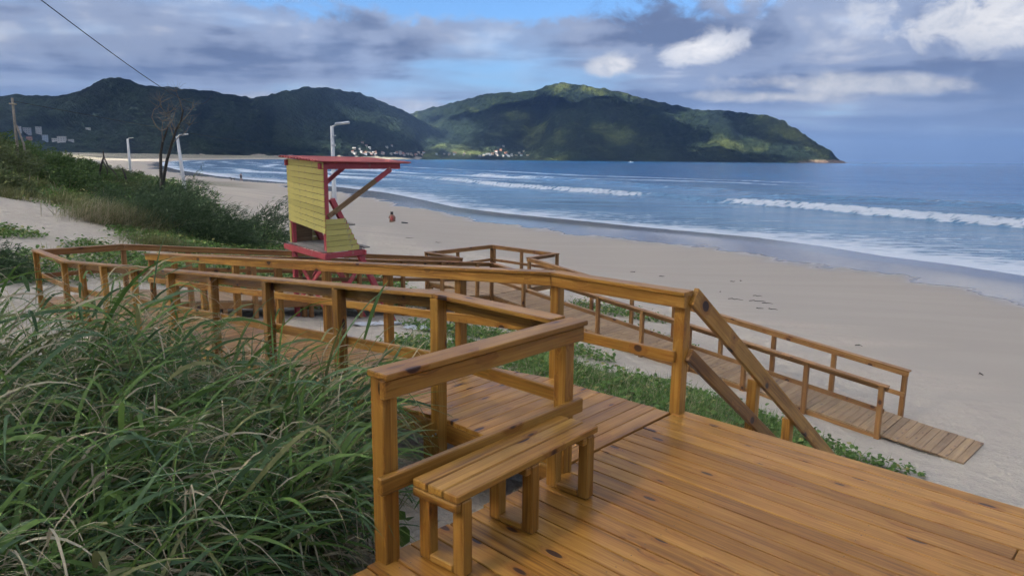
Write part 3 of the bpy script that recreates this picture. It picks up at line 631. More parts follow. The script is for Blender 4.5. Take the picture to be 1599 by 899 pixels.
# ---- railings
railing('thick railing with mid rail right behind the bench', [P0, P2], -1, [[0.0, (P2 - P0).length]], W_RAIL, ext0=-.06, ext1=.10, down=.02, mid=.44, mid_over=.09, group='timber railings of the boardwalk')
railing('long near railing from the bench corner to the left landing', [P2 + WW * .0, Kn, A1, A2], -1, [[], [0, 1.39, 2.77, 4.15, 5.50, 6.95, 8.36, 9.6], [0.02, 2.05]], W_RAIL, ext0=.09, ext1=.075)
railing('middle railing from the stair corner post along the first ramp', [P1, Kf, IN], 1, [[0.0], [0, 1.34, 2.66, 4.05, 5.40, 6.85, 8.2, 9.5, (IN - Kf).length]], W_RAIL, ext0=-.07, ext1=.05)
railing('back railing from the left landing past the lifeguard tower', [A2, A3, R2f], -1, [[], [0.02] + spaced(A3, R2f, 1.40)], W_RAMP, ext0=.09, ext1=.05)
railing('inner railing of the far ramp beside the lifeguard tower', [IN, R2n], 1, [spaced(IN, R2n, .75)], W_RAMP, ext0=.12, ext1=.07)
railing('railing around the square lookout landing', [R2f, L1, L2, L3, L4], -1, [[], [0.0, 1.4, (L2 - L1).length], [.12, 1.5], [0, (L4 - L3).length]], W_RAMP, ext0=.1, ext1=.05)
railing('nearer railing of the beach ramp', [R2n, E1], 1, [[1.40, 2.81, 4.22, 5.65, 7.02, 8.45, 9.85, 11.33]], W_RAMP, ext0=.09, ext1=.05, down=.2)
railing('seaward railing of the beach ramp', [L4, E2], -1, [[1.25, 2.69, 4.18, 5.6, 7.04, 8.44, 9.87, 11.35]], W_RAMP, ext0=.09, ext1=.05, down=.2)

# ---- stairs down to the sand and their handrail
SD = Vector((.70, .714, 0)).normalized(); stair = thing('staircase', P1 + SD * 1.7 - WW * 1.5 + Vector((0, 0, -1.2)), 'timber stairs dropping from the deck edge to the sand', 'stairs')
top0 = P2 + UU * 1.60
for k in range(13):
    z = -.18 * (k + 1); c = top0 + SD * (.14 + .25 * k)
    if z < -2.4: break
    beam('tread', c - WW * .06 + Vector((0, 0, z)), c - WW * 2.9 + Vector((0, 0, z)), .25, .04, W_DECK, stair)
for s in (.05, 1.5, 2.92):
    q = top0 - WW * s; beam('stringer', q + Vector((0, 0, -.24)), q + SD * 3.3 + Vector((0, 0, -.24 - 3.3 * .72)), .045, .24, W_RAIL, stair)
hr = thing('handrail', P1, 'sloping stair handrail dropping from the corner post', 'handrail')
def sp(t, dz): return P1 + SD * t + Vector((0, 0, dz - .712 * t))
inn = (-WW) * .0
beam('top_rail', sp(.04, .985) - WW * .07, sp(3.62, .985) - WW * .07, .045, .15, W_RAIL, hr)
beam('mid_rail', sp(.02, .50) - WW * .07, sp(2.35, .50) - WW * .07, .042, .11, W_RAIL, hr)
for t in (1.36, 2.22, 3.44):
    p = sp(t, 0); g = tz(p.x, p.y); beam('post', (p.x, p.y, min(g, p.z) - .3), (p.x, p.y, p.z + .95), .092, .092, W_RAIL, hr, up=SD)

# ---- bench
bench = thing('bench', (.02, 3.63, 0), 'slatted pine bench on three open leg frames', 'bench')
BU, BW = (V3((.50, 4.01, 0)) - V3((-.26, 3.10, 0))).normalized(), None
BW = Vector((BU.y, -BU.x, 0))                     # towards the deck
bc = V3((.02, 3.655, 0))
for k, s in enumerate((-.105, 0.0, .105)):
    c = bc + BW * s + Vector((0, 0, .42)) + BU * random.uniform(-.006, .006); beam('seat_slat', c - BU * .60, c + BU * .60, .098, .042, W_RAIL, bench)
for t in (-.53, .0, .53):
    fr = bc + BU * t
    ft = beam('leg_frame', fr - BW * .082 + Vector((0, 0, .023)), fr + BW * .082 + Vector((0, 0, .023)), .068, .04, W_RAIL, bench)
    for s in (-.118, .118):
        q = fr + BW * s; child_of(beam('leg', (q.x, q.y, .003), (q.x, q.y, .397), .072, .068, W_RAIL, None, up=BU), ft)
    beam('seat_bearer', fr - BW * .15 + Vector((0, 0, .375)) - BU * .058, fr + BW * .15 + Vector((0, 0, .375)) - BU * .058, .042, .044, W_RAIL, bench)

# ---------------------------------------------------------------- lifeguard tower
def painted(name, col, wear=.5):
    m, nt, b, out = new_mat(name); tc = N(nt, 'ShaderNodeTexCoord'); oi = N(nt, 'ShaderNodeObjectInfo')
    n = noise(nt, mapping(nt, tc.outputs['Object'], (3, 22, 22)), 1.0, 4, .6); n2 = noise(nt, tc.outputs['Object'], 7, 4, .6)
    c = mix(nt, n, tuple(v * .80 for v in col), tuple(min(1, v * 1.1) for v in col))
    c = mix(nt, 1.0, c, ramp(nt, oi.outputs['Random'], [(0, (.86, .84, .80)), (1, (1.1, 1.1, 1.1))]).outputs[0], 'MULTIPLY')
    c = mix(nt, mth(nt, 'MULTIPLY', ramp(nt, n2, [(.58, (0, 0, 0)), (.72, (1, 1, 1))]).outputs[0], wear), c, (.33, .27, .18))
    L(nt, c, b.inputs['Base Color']); b.inputs['Roughness'].default_value = .6; bump(nt, n, .4, .004, b); return m
YEL, RED = painted('yellow_paint', (.62, .53, .155), .65), painted('red_paint', (.47, .072, .082), .45)
ROOFRED = painted('roof_red', (.50, .115, .105), .2); GREYW = wood_mat('grey_wood', (.40, .37, .33), (.28, .26, .23), (.17, .15, .13), (.7, .85), .4, .2); BARE = wood_mat('bare_wood', (.36, .24, .135), (.27, .17, .09), (.17, .10, .05), (.6, .8), .4, .2)
TO = V3((-4.08, 15.48, 0)); TU, TW = Vector((.67, .742, 0)).normalized(), Vector((-.71, .704, 0)).normalized(); TWID = 1.56
tower = thing('lifeguard_tower', (TO + TU * .5 + TW * .78 + Vector((0, 0, -1.8))), 'yellow and red wooden lifeguard tower with overhanging red roof', 'tower')
def tp(u, w, z): q = TO + TU * u + TW * w; return Vector((q.x, q.y, z + .07 * w / TWID))
for w in (.045, TWID - .045):
    p = tp(0.05, w, 0); beam('leg', tp(.05, w, tz(p.x, p.y) - .1), tp(.05, w, 1.84), .10, .10, RED, tower, up=TU)
    q = tp(1.9, w, 0); zf = tz(q.x, q.y) - .12
    beam('leg', tp(.20, w, 1.09), tp(.20 + (1.09 - zf) * .5417, w, zf), .10, .12, RED, tower, up=TU)
    beam('roof_beam', tp(-.10, w, 1.80), tp(2.12, w, 1.80), .05, .13, RED, tower)
    beam('platform_beam', tp(-.12, w - .07 if w < .5 else w + .07, -.14), tp(1.0, w - .07 if w < .5 else w + .07, -.14), .045, .12, RED, tower)
    if w > .5: beam('brace', tp(.10, w, .72), tp(1.55, w, 1.72), .05, .10, RED, tower)
    else:
        a, b = tp(.06, w - .075, .72), tp(1.84, w - .02, 1.73); c = a.lerp(b, .74)
        o = beam('brace', a, c, .045, .11, BARE, tower); o['label'] = 'bare unpainted lower length of the strut'; beam('brace', c, b, .045, .11, RED, tower)
    beam('brace', tp(.1, w + .02, -1.5), tp(1.05, w + .02, -.25), .04, .09, RED, tower)
beam('platform_beam', tp(-.1, -.14, -.14), tp(-.1, TWID + .14, -.14), .045, .13, RED, tower); beam('platform_beam', tp(.98, -.1, -.14), tp(.98, TWID + .1, -.14), .045, .12, RED, tower)
beam('brace', tp(.02, .1, -1.45), tp(.02, TWID - .1, -.3), .04, .09, RED, tower); beam('brace', tp(.06, TWID - .1, -1.45), tp(.06, .1, -.3), .04, .09, RED, tower)
for k in range(7):
    u = .0 + k * .145; beam('floor_board', tp(u, -.02, -.055), tp(u, TWID + .02, -.055), .138, .03, GREYW, tower)
beam('step', tp(1.07, -.02, -.04), tp(1.07, TWID + .02, -.04), .16, .03, GREYW, tower); beam('step', tp(.66, .02, .5), tp(.66, TWID - .02, .5), .26, .03, GREYW, tower)
for k in range(11):
    z = .42 + k * .1335 + .065; sl_ = .13 * (1 - k / 10); beam('wall_board', tp(-.016, -.012, z - sl_ * .6), tp(-.016, TWID + .012, z + sl_ * .4), .022, .1245, YEL, tower, bev=.003)
beam('groove_shade_panel', tp(.012, .10, 1.12), tp(.012, TWID - .10, 1.12), .016, 1.38, BARE, tower, bev=0)  # dark panel added so the gaps between boards read as groove shade
beam('corner_strip', tp(-.014, TWID - .02, -.07), tp(-.014, TWID - .02, .415), .06, .022, YEL, tower, up=TU)
for w in (-.014, TWID + .014):
    lw = w + (.022 if w < 0 else -.022); beam('groove_shade_panel', tp(.10, lw, .28), tp(.56, lw, .28), .012, .66, BARE, tower, bev=0)  # added side panel, dark in place of shade between the boards
    for k in range(6):
        z = -.07 + k * .122 + .06; u1 = .24 + (1.09 - z) * .5417 + .02
        beam('wall_board', tp(.004, w, z), tp(u1, w, z), .022, .1135, YEL, tower, bev=.004)
def build_roof():
    nu, nw = 2, 120; V = []; 
    for lay in (0, 1):
        for i in range(nw):
            w = -.13 + (TWID + .26) * i / (nw - 1); z = .022 * math.sin(i / (nw - 1) * 2 * math.pi * 14)
            for u in (-.16, 2.34): V.append(tp(u, w, 1.915 - .012 * u + z - lay * .008 + .02 * (w / TWID)))
    F = []
    for lay in (0, 1):
        o = lay * nw * 2
        for i in range(nw - 1):
            q = (o + 2 * i, o + 2 * i + 1, o + 2 * i + 3, o + 2 * i + 2); F.append(q if lay == 0 else q[::-1])
    for i in range(nw - 1):
        a, b = 2 * i, 2 * i + 2; o = nw * 2; F.append((a, b, b + o, a + o)); F.append((a + 1, a + 1 + o, b + 1 + o, b + 1))
    link('corrugated_roof', mesh_np('corrugated_roof', V, F, ROOFRED), tower)
build_roof()

# ---------------------------------------------------------------- leaves and blades
def leaf_mat(name, c1, c2, transl=.35, rough=.55, scale=3.0):
    m = bpy.data.materials.new(name); m.use_nodes = True; nt = m.node_tree; nt.nodes.clear()
    out = nt.nodes.new('ShaderNodeOutputMaterial'); b = nt.nodes.new('ShaderNodeBsdfPrincipled'); geo = N(nt, 'ShaderNodeNewGeometry')
    rnd = geo.outputs['Random Per Island']; n = noise(nt, geo.outputs['Position'], scale, 2, .5)
    f = mth(nt, 'ADD', mth(nt, 'MULTIPLY', rnd, .65), mth(nt, 'MULTIPLY', n, .35))
    c = mix(nt, f, c1, c2)
    L(nt, c, b.inputs['Base Color']); b.inputs['Roughness'].default_value = rough; b.inputs['Specular IOR Level'].default_value = .3
    tl = N(nt, 'ShaderNodeBsdfTranslucent'); L(nt, c, tl.inputs[0])
    ms = N(nt, 'ShaderNodeMixShader'); ms.inputs[0].default_value = transl; L(nt, b.outputs[0], ms.inputs[1]); L(nt, tl.outputs[0], ms.inputs[2]); L(nt, ms.outputs[0], out.inputs[0])
    return m
GREEN = leaf_mat('grass_green', (.050, .115, .022), (.190, .300, .070)); BLUEG = leaf_mat('grass_blue_green', (.060, .120, .050), (.160, .250, .110))
STRAW = leaf_mat('grass_straw', (.36, .29, .165), (.60, .52, .36), .2); OLIVE = leaf_mat('grass_olive', (.13, .15, .05), (.27, .27, .11)); BROWNG = leaf_mat('grass_brown', (.15, .11, .065), (.30, .225, .14), .1)
VINE = leaf_mat('vine_leaf', (.060, .135, .026), (.18, .29, .065), .3); VINEY = leaf_mat('vine_leaf_yellow', (.26, .26, .06), (.42, .38, .14), .3)
CASU = leaf_mat('shrub_needle', (.028, .060, .026), (.095, .145, .060), .25); CASU2 = leaf_mat('shrub_leaf', (.035, .080, .022), (.125, .190, .052), .3); OLIVED = leaf_mat('shrub_olive', (.06, .085, .028), (.17, .20, .075), .3); BARK = plain('bark', (.075, .066, .058), .9, .2, .4, 9.0)
GREYBARK = plain('grey_bark', (.26, .235, .21), .9, .2, .4, 9.0)

def ribbons(base, dirs, length, width, droop, segs=6, side=None, twist=0.0, taper=.55):
    """arching strips. base (n,3), dirs (n,3) unit start directions, droop (n,) downward bend; returns V, F"""
    n = len(base); t = np.linspace(0, 1, segs + 1)
    ln = np.asarray(length)[:, None]; dr = np.asarray(droop)[:, None]
    d = np.repeat(dirs[:, None, :], segs, 1).copy()
    k = (np.arange(segs) + .5) / segs
    d[:, :, 2] -= dr * (k[None, :] ** 1.3) * 1.6
    d /= np.linalg.norm(d, axis=2, keepdims=True)
    step = d * (ln / segs)[:, :, None]
    P = np.concatenate([base[:, None, :], base[:, None, :] + np.cumsum(step, 1)], 1)
    if side is None:
        side = np.cross(dirs, np.array([0, 0, 1.0])); side /= np.linalg.norm(side, axis=1, keepdims=True) + 1e-9
    up = np.cross(side, dirs); ang = rng.uniform(-1, 1, n)[:, None] * twist
    sv = side * np.cos(ang) + up * np.sin(ang)
    prof = np.where(t < .25, .55 + 1.8 * t, 1 - ((t - .25) / .75) ** (1 / taper)); prof = np.clip(prof, .03, 1)
    off = sv[:, None, :] * (np.asarray(width)[:, None] * prof[None, :] / 2)[:, :, None]
    V = np.stack([P - off, P + off], 2).reshape(-1, 3)
    b = (np.arange(n) * (segs + 1) * 2)[:, None, None]; i = np.arange(segs)[None, :, None] * 2
    F = (b + i + np.array([0, 1, 3, 2])[None, None, :]).reshape(-1, 4)
    return V, F
def join(parts):
    V = []; F = []; o = 0
    for v, f in parts: V.append(v); F.append(f + o); o += len(v)
    return np.concatenate(V), np.concatenate(F)
def stuff(name, parts, mat, label, parent=None):
    V, F = join(parts); me = mesh_np(name, V, F, mat, True); o = link(name, me, parent); o['kind'] = 'stuff'
    if parent is None: o['label'] = label
    return o
def unit(v): return v / (np.linalg.norm(v, axis=-1, keepdims=True) + 1e-9)
def rdirs(n, az, spread, el0, el1):
    a = az + rng.normal(0, spread, n); e = rng.uniform(el0, el1, n)
    return np.stack([np.cos(a) * np.cos(e), np.sin(a) * np.cos(e), np.sin(e)], 1)

# ---- tall grass in front, leaning to the right in the wind
def tall_grass():
    nt_ = 420; a = rng.uniform(-4.8, -.42, nt_); b = rng.uniform(.30, 4.6, nt_)
    tx = P2.x + UU.x * a + WW.x * b; ty = P2.y + UU.y * a + WW.y * b
    ok = (ty > 1.5) & (tx < -1.06 - .06 * np.maximum(ty - 3.0, 0)) & (ty < 6.3) & (tx > -1.02 * ty - .7) & ((tx < -1.2) | (ty < 4.3)) & ~((tx > -1.35) & (ty < 3.6) & (rng.random(nt_) < .55))
    tx, ty = tx[ok], ty[ok]; k = rng.integers(5, 11, len(tx)); th = rng.uniform(.70, 1.32, len(tx)); tb = rng.uniform(-.6, .6, len(tx)); tdry = rng.uniform(-.14, .20, len(tx))
    idx = np.repeat(np.arange(len(tx)), k); x = tx[idx] + rng.normal(0, .075, len(idx)); y = ty[idx] + rng.normal(0, .075, len(idx)); n = len(x); z = terrain(x, y); dryb = tdry[idx]
    hgt = th[idx] * rng.uniform(.75, 1.22, n) * (.98 + .20 * sstep(-2.0, -3.0, x)) * (.55 + .45 * np.maximum(sstep(-.9, -1.6, x), sstep(3.7, 4.5, y))) * (1 + .12 * sstep(3.6, 4.8, y)) * (1 - .30 * np.exp(-((x / y + .45) / .10) ** 2))
    base = np.stack([x, y, z - .03], 1); lean = rdirs(n, .12, .75, 1.12, 1.52)
    parts = {k: [] for k in ('stem', 'g', 'b', 's', 'o', 'br')}
    parts['stem'].append(ribbons(base, lean, hgt, np.full(n, .006), rng.uniform(.05, .3, n), 5))
    # leaves up each culm
    for k in range(6):
        s = .12 + .15 * k + rng.uniform(-.05, .05, n); dr = .18
        p = base + lean * (hgt * s)[:, None]; p[:, 2] -= dr * hgt * s ** 2 * .5
        wind = rdirs(n, .05, 1.05, .25, 1.15); ln = rng.uniform(.40, .85, n) * (1.05 - .25 * abs(s - .5)); wd = rng.uniform(.009, .034, n); dp = rng.uniform(.35, 1.25, n)
        kind = rng.random(n); lowdry = np.clip((.60 if k < 2 else .27) + dryb, 0, 1)
        sel = {'s': kind < lowdry, 'o': (kind >= lowdry) & (kind < lowdry + .12), 'b': (kind >= lowdry + .12) & (kind < lowdry + .34), 'g': kind >= lowdry + .34}
        for q, mk in sel.items():
            if mk.sum(): 
                ww = wd[mk] * (.50 if q == 's' else 1.0)
                parts[q].append(ribbons(p[mk], wind[mk], ln[mk], ww, dp[mk] * (1.9 if q == 's' else 1.0), 7, twist=1.1 if q != 's' else 1.5))
    # broad long upper blades
    m = 330; i = rng.integers(0, n, m); p = base[i] + lean[i] * (hgt[i] * rng.uniform(.45, .85, m))[:, None]
    parts['g'].append(ribbons(p[:150], rdirs(150, .1, .6, .35, 1.0), rng.uniform(.55, .95, 150), rng.uniform(.020, .036, 150), rng.uniform(.4, 1.0, 150), 9, twist=.7))
    parts['b'].append(ribbons(p[150:], rdirs(180, .1, .7, .25, .9), rng.uniform(.55, .95, 180), rng.uniform(.018, .032, 180), rng.uniform(.4, 1.1, 180), 9, twist=.7))
    # dead thatch near the ground
    m = 4200; i = rng.integers(0, n, m); p = base[i] + np.stack([rng.normal(0, .13, m), rng.normal(0, .13, m), np.abs(rng.normal(.10, .20, m))], 1)
    parts['br'].append(ribbons(p[:3000], rdirs(3000, 0, 3, -.2, 1.2), rng.uniform(.15, .5, 3000), rng.uniform(.004, .010, 3000), rng.uniform(.2, 1.4, 3000), 4, twist=1.5))
    parts['o'].append(ribbons(p[3000:], rdirs(1200, .2, 1.4, .1, 1.3), rng.uniform(.2, .55, 1200), rng.uniform(.005, .012, 1200), rng.uniform(.2, 1.2, 1200), 5, twist=1.2))
    # feathery seed heads
    m = 230; i = rng.integers(0, n, m); i = i[np.argsort(-hgt[i])][:170]; m = len(i); tip = base[i] + lean[i] * (hgt[i] * .97)[:, None]; tip[:, 2] -= .05
    parts['stem'].append(ribbons(tip, rdirs(m, .1, .35, .5, 1.1), rng.uniform(.18, .34, m), np.full(m, .0035), rng.uniform(.3, .8, m), 5))
    for k in range(14):
        s = rng.uniform(.0, .3, m)[:, None]; q = tip + np.array([.75, .1, .62]) * s + rng.normal(0, .014, (m, 3))
        parts['s'].append(ribbons(q, rdirs(m, .1, .6, .0, .9), rng.uniform(.07, .18, m), np.full(m, .0026), rng.uniform(.2, .8, m), 3))
    lab = 'tall windblown grass filling the left foreground'
    root = stuff('tall_grass', parts['g'], GREEN, lab)
    stuff('grass_blades', parts['b'], BLUEG, lab, root); stuff('grass_dry_blades', parts['s'], STRAW, lab, root); stuff('grass_olive_blades', parts['o'], OLIVE, lab, root)
    stuff('grass_thatch', parts['br'], BROWNG, lab, root); stuff('grass_stems', parts['stem'], OLIVE, lab, root)
tall_grass()

# ---- creeping vine cover on the dunes
def leaves_flat(x, y, z, size, tilt=.5):
    n = len(x); nrm = unit(np.stack([rng.normal(0, tilt, n), rng.normal(0, tilt, n), np.ones(n)], 1)); a = rng.uniform(0, 6.28, n)
    t = unit(np.cross(nrm, np.stack([np.cos(a), np.sin(a), np.zeros(n)], 1))); bt = np.cross(nrm, t); c = np.stack([x, y, z], 1); s = size[:, None]
    pts = [(-.5, 0, 0), (-.18, .42, .10), (.30, .34, .10), (.5, 0, -.02), (.30, -.34, .10), (-.18, -.42, .10)]
    V = np.stack([c + s * (t * u + bt * v + nrm * w) for u, v, w in pts], 1).reshape(-1, 3)
    o = (np.arange(n) * 6)[:, None]; F = np.concatenate([o + np.array([[0, 1, 2, 3]]), o + np.array([[0, 3, 4, 5]])], 0)
    return V, F
def on_deck(x, y):
    """keep plants off the boards"""
    def quad(a, b, c, d, m=.0):
        ok = np.ones(x.shape, bool); P = [a, b, c, d]; ar = sum(P[i].x * P[(i + 1) % 4].y - P[(i + 1) % 4].x * P[i].y for i in range(4))
        for i in range(4):
            p, q = P[i], P[(i + 1) % 4]; ok &= ((q.x - p.x) * (y - p.y) - (q.y - p.y) * (x - p.x)) * np.sign(ar) > -m
        return ok
    r = quad(Kn, Kf, IN, A1) | quad(A1, IN, A3, A2) | quad(IN, R2n, R2f, A3) | quad(R2n, E1, E2, L4, .15) | quad(E1, F1, F2, E2, .15) | quad(R2n, L3, L2, L1) | quad(P2, P1, Kf, Kn) | quad(P2 + UU * 1.6, P2 + UU * -4.5, P2 + UU * -4.5 - WW * 6, P2 + UU * 1.6 - WW * 6)
    return r
def scatter(n, x0, x1, y0, y1, power=1.0):
    x = rng.uniform(x0, x1, n); y = rng.uniform(y0, y1, n); m = veg_mask(x, y); ok = (rng.random(n) < m ** power) & ~on_deck(x, y); return x[ok], y[ok]
def ground_cover():
    parts = []; py = []
    for n, bx, s0, s1, hh in ((80000, (-6, 8.5, 7, 26), .05, .105, .14), (120000, (-34, -4, 14, 46), .07, .14, .16), (42000, (-75, -14, 34, 110), .14, .30, .35)):
        x, y = scatter(n, *bx); z = terrain(x, y) + np.abs(rng.normal(.0, hh * .6, len(x))) + .015; sz = rng.uniform(s0, s1, len(x))
        yl = rng.random(len(x)) < .07; parts.append(leaves_flat(x[~yl], y[~yl], z[~yl], sz[~yl])); py.append(leaves_flat(x[yl], y[yl], z[yl] + .03, sz[yl]))
    o = stuff('ground_cover', parts, VINE, 'creeping green vines spread over the dune sand'); stuff('ground_cover_pale_leaves', py, VINEY, '', o)
    # dune grass tufts among the vines
    g = []; st = []
    for n, bx, hh, w in ((1500, (-2.5, 8, 7.5, 17), .34, .008), (1500, (-30, -6, 16, 42), .36, .014), (900, (-40, -14, 34, 62), .8, .04)):
        x, y = scatter(n, *bx, 1.5); k = 9; x = np.repeat(x, k) + rng.normal(0, hh * .22, len(x) * k); y = np.repeat(y, k) + rng.normal(0, hh * .22, len(y) * k); z = terrain(x, y)
        B = np.stack([x, y, z], 1); m = len(x); d = rdirs(m, .3, 1.6, .7, 1.5); ln = rng.uniform(.5, 1.1, m) * hh; dry = rng.random(m) < .16
        rb = lambda s: ribbons(B[s], d[s], ln[s], np.full(s.sum(), w), rng.uniform(.1, .8, s.sum()), 3, twist=1.0)
        g.append(rb(~dry)); st.append(rb(dry))
    o = stuff('dune_grass', g, GREEN, 'short green grass growing among the dune vines'); stuff('dune_grass_dry_blades', st, STRAW, '', o)
    # the grassy thicket between stairs and beach ramp, and the straw clump left of the shrubs
    def patch(cx, cy, rx, ry, rot, n, h, w, az=.2, spread=1.3):
        q = rng.normal(0, .5, (n, 2)); c, s = math.cos(rot), math.sin(rot); x = cx + q[:, 0] * rx * c - q[:, 1] * ry * s; y = cy + q[:, 0] * rx * s + q[:, 1] * ry * c
        ok = ~on_deck(x, y); x, y = x[ok], y[ok]; m = len(x); B = np.stack([x, y, terrain(x, y)], 1)
        return ribbons(B, rdirs(m, az, spread, .6, 1.5), rng.uniform(.5, 1.15, m) * h, np.full(m, w), rng.uniform(.1, .9, m), 4, twist=1.0)
    o = stuff('thicket_grass', [patch(1.5, 12.2, 2.4, 1.0, -.75, 2600, .36, .008), patch(3.5, 11.2, 1.6, 1.0, -.75, 1300, .36, .008), patch(4.4, 12.3, 1.2, .7, -.75, 700, .34, .008)], GREEN, 'soft green grass thicket between the walkway and the beach ramp')
    stuff('thicket_dry_grass', [patch(1.6, 12.2, 2.4, 1.1, -.75, 900, .36, .006), patch(3.6, 11.2, 1.7, 1.1, -.75, 500, .36, .006)], STRAW, '', o)
    o = stuff('dune_tufts', [patch(cx, cy, 1.1, .7, .4, 420, .75, .022, .1, 1.0) for cx, cy in ((-22, 36), (-26, 38.5), (-21, 33.2), (-30, 45), (-24.5, 43.5), (-19.5, 35.5), (-34, 50), (-28, 48), (-37, 57), (-13, 26), (-22.5, 31.8), (-27, 36.2))], OLIVE, 'yellow green grass tufts dotted over the dune scrub')
    o = stuff('straw_grass', [patch(-16.4, 29.4, 1.7, 1.0, .5, 1800, 1.2, .014, .1, .9)], OLIVE, 'pale straw coloured grass clump on the dune slope'); stuff('straw_grass_dry_blades', [patch(-16.6, 29.2, 1.5, .9, .5, 1300, 1.1, .014, .1, .9)], STRAW, '', o)
ground_cover()

# ---- tubes (branches, poles, wires)
def tube(pts, rad, n=7):
    pts = [Vector(p) for p in pts]; V = []; F = []; m = len(pts)
    for i, p in enumerate(pts):
        d = (pts[min(i + 1, m - 1)] - pts[max(i - 1, 0)]).normalized(); a = d.cross(Vector((.31, .89, .33))).normalized(); b = d.cross(a); r = rad[i] if hasattr(rad, '__len__') else rad
        for k in range(n): t = 6.28318 * k / n; V.append(p + (a * math.cos(t) + b * math.sin(t)) * r)
    for i in range(m - 1):
        for k in range(n): F.append((i * n + k, i * n + (k + 1) % n, (i + 1) * n + (k + 1) % n, (i + 1) * n + k))
    F.append(tuple(range(n))[::-1]); F.append(tuple((m - 1) * n + k for k in range(n)))
    return V, F
def tubes(name, lst, mat, parent=None, n=7, smooth=True):
    V = []; F = []
    for pts, rad in lst:
        v, f = tube(pts, rad, n); o = len(V); V += v; F += [tuple(i + o for i in q) for q in f]
    return link(name, mesh_np(name, np.array([tuple(v) for v in V]), F, mat, smooth), parent)
def far_point(x, y, Y):
    """world point at depth Y (metres along +Y) on the sight line of picture position x, y"""
    d = _f + _r * ((x - 799.5) / 1109.0) - _u * ((y - 449.5) / 1109.0); return CAM + d * (Y / d.y)

# ---- shrubs: sprays of needles on arching twigs
def shrub(cx, cy, rx, ry, h, nspray, label, mat=CASU, needle=(.30, .012), wind=.55, name='shrub', loose=False, az=.2):
    z0 = tz(cx, cy); t = thing(name, (cx, cy, z0), label, 'shrub', 'windswept shrubs on the dune')
    q = unit(rng.normal(0, 1, (nspray, 3))); q[:, 2] = np.abs(q[:, 2]); r = rng.uniform(.25, 1.0, nspray) ** .5 * (1 + .28 * (fbm(q[:, 0] * 3 + cx, q[:, 1] * 3 + q[:, 2] * 2, 3, 7) - .5) * 2)
    tip = np.stack([cx + q[:, 0] * rx * r, cy + q[:, 1] * ry * r, q[:, 2] * h * r], 1); tip[:, 0] += wind * tip[:, 2] * .55; gz = terrain(tip[:, 0], tip[:, 1]); tip[:, 2] += np.maximum(gz, z0 - .6 * h) 
    root = np.stack([cx + q[:, 0] * rx * .25, cy + q[:, 1] * ry * .25, np.full(nspray, z0)], 1)
    d = unit(unit(tip - root) * .6 + np.array([math.cos(az), math.sin(az), .35]) * (.7 if not loose else .9) + rng.normal(0, .25, (nspray, 3)))
    ln, wd = needle; parts = []; k = 16
    sp = rng.uniform(0, 1, (nspray, k)); B = tip[:, None, :] + d[:, None, :] * (sp * ln * (2.6 if not loose else 4.2))[:, :, None] + rng.normal(0, ln * .28, (nspray, k, 3))
    B = B.reshape(-1, 3); D = unit(np.repeat(d, k, 0) + rng.normal(0, .5, (nspray * k, 3)))
    m = len(B); parts.append(ribbons(B, D, rng.uniform(.6, 1.3, m) * ln, np.full(m, wd), rng.uniform(.1, .6, m), 2, twist=1.5))
    V, F = join(parts); link('foliage', mesh_np('foliage', V, F, mat, True), t)
    lst = []
    for i in rng.integers(0, nspray, min(18, nspray)):
        a, b = Vector(root[i]), Vector(tip[i]) + Vector(d[i]) * ln * 1.5; md = a.lerp(b, .5) + Vector((0, 0, .12 * h)); lst.append(([a, md, b], [h * .012, h * .007, h * .003] if loose else [h * .02, h * .01, h * .004]))
    tubes('branches', lst, BARK, t, 5)
    return t
shrub(-14.4, 31.2, 2.5, 2.0, 1.35, 620, 'large dark green feathery shrub in front of the nearest white lamp post', needle=(.34, .020), az=.35)
shrub(-12.6, 30.6, 1.3, 1.1, .6, 260, 'dark green shrub at the right foot of the dune thicket', needle=(.30, .020), az=.3)
shrub(-12.3, 34.2, 1.2, 1.1, 1.55, 150, 'sparse feathery shrub with open sprays against the sand', needle=(.26, .034), wind=.7, loose=True, az=.35)
shrub(-16.6, 34.4, 1.5, 1.3, 1.9, 150, 'feathery shrub with upright plumes beside the bare tree', needle=(.30, .034), wind=.6, loose=True, az=.6)
shrub(-17.5, 33.5, 2.6, 2.0, 1.3, 300, 'low dark shrub between the straw grass and the feathery shrubs', needle=(.3, .02))
sh = [(-30, 41, 3.6, 2.2, 1.3, 380), (-25.5, 42, 2.6, 1.8, .8, 300), (-36, 47, 5, 3.0, 1.7, 420), (-31, 51, 4.0, 2.6, .9, 360), (-40, 55, 5, 4, 1.7, 420), (-36.5, 61, 4.4, 3.4, .9, 380), (-46, 66, 6, 5, 1.7, 420), (-42, 74, 5, 4, 1.0, 340), (-24, 47, 2.6, 1.8, .55, 260), (-24.5, 34.0, 1.6, .9, .5, 160), (-25, 53, 2.4, 1.8, .5, 200), (-50, 86, 5, 4, .8, 320), (-57, 72, 7, 6, 2.2, 360), (-33, 66, 3.4, 2.6, .6, 240), (-13.5, 16.6, 2.0, 1.0, .7, 320), (-17.5, 19.2, 2.6, 1.2, .8, 360)]
words = ['at the left picture edge above the sand path', 'above the straw grass', 'below the leaning utility pole', 'right of the leaning utility pole', 'on the dune crest under the white buildings', 'on the crest below the white buildings', 'on the far crest at the left', 'on the far crest left of the driftwood', 'between the straw grass and the driftwood', 'just beyond the sand path at the left edge', 'near the bare tree on the crest', 'farthest down the dune towards the beach', 'highest at the far left', 'by the driftwood limbs', 'low beside the left landing', 'low beside the sand path at the left edge']
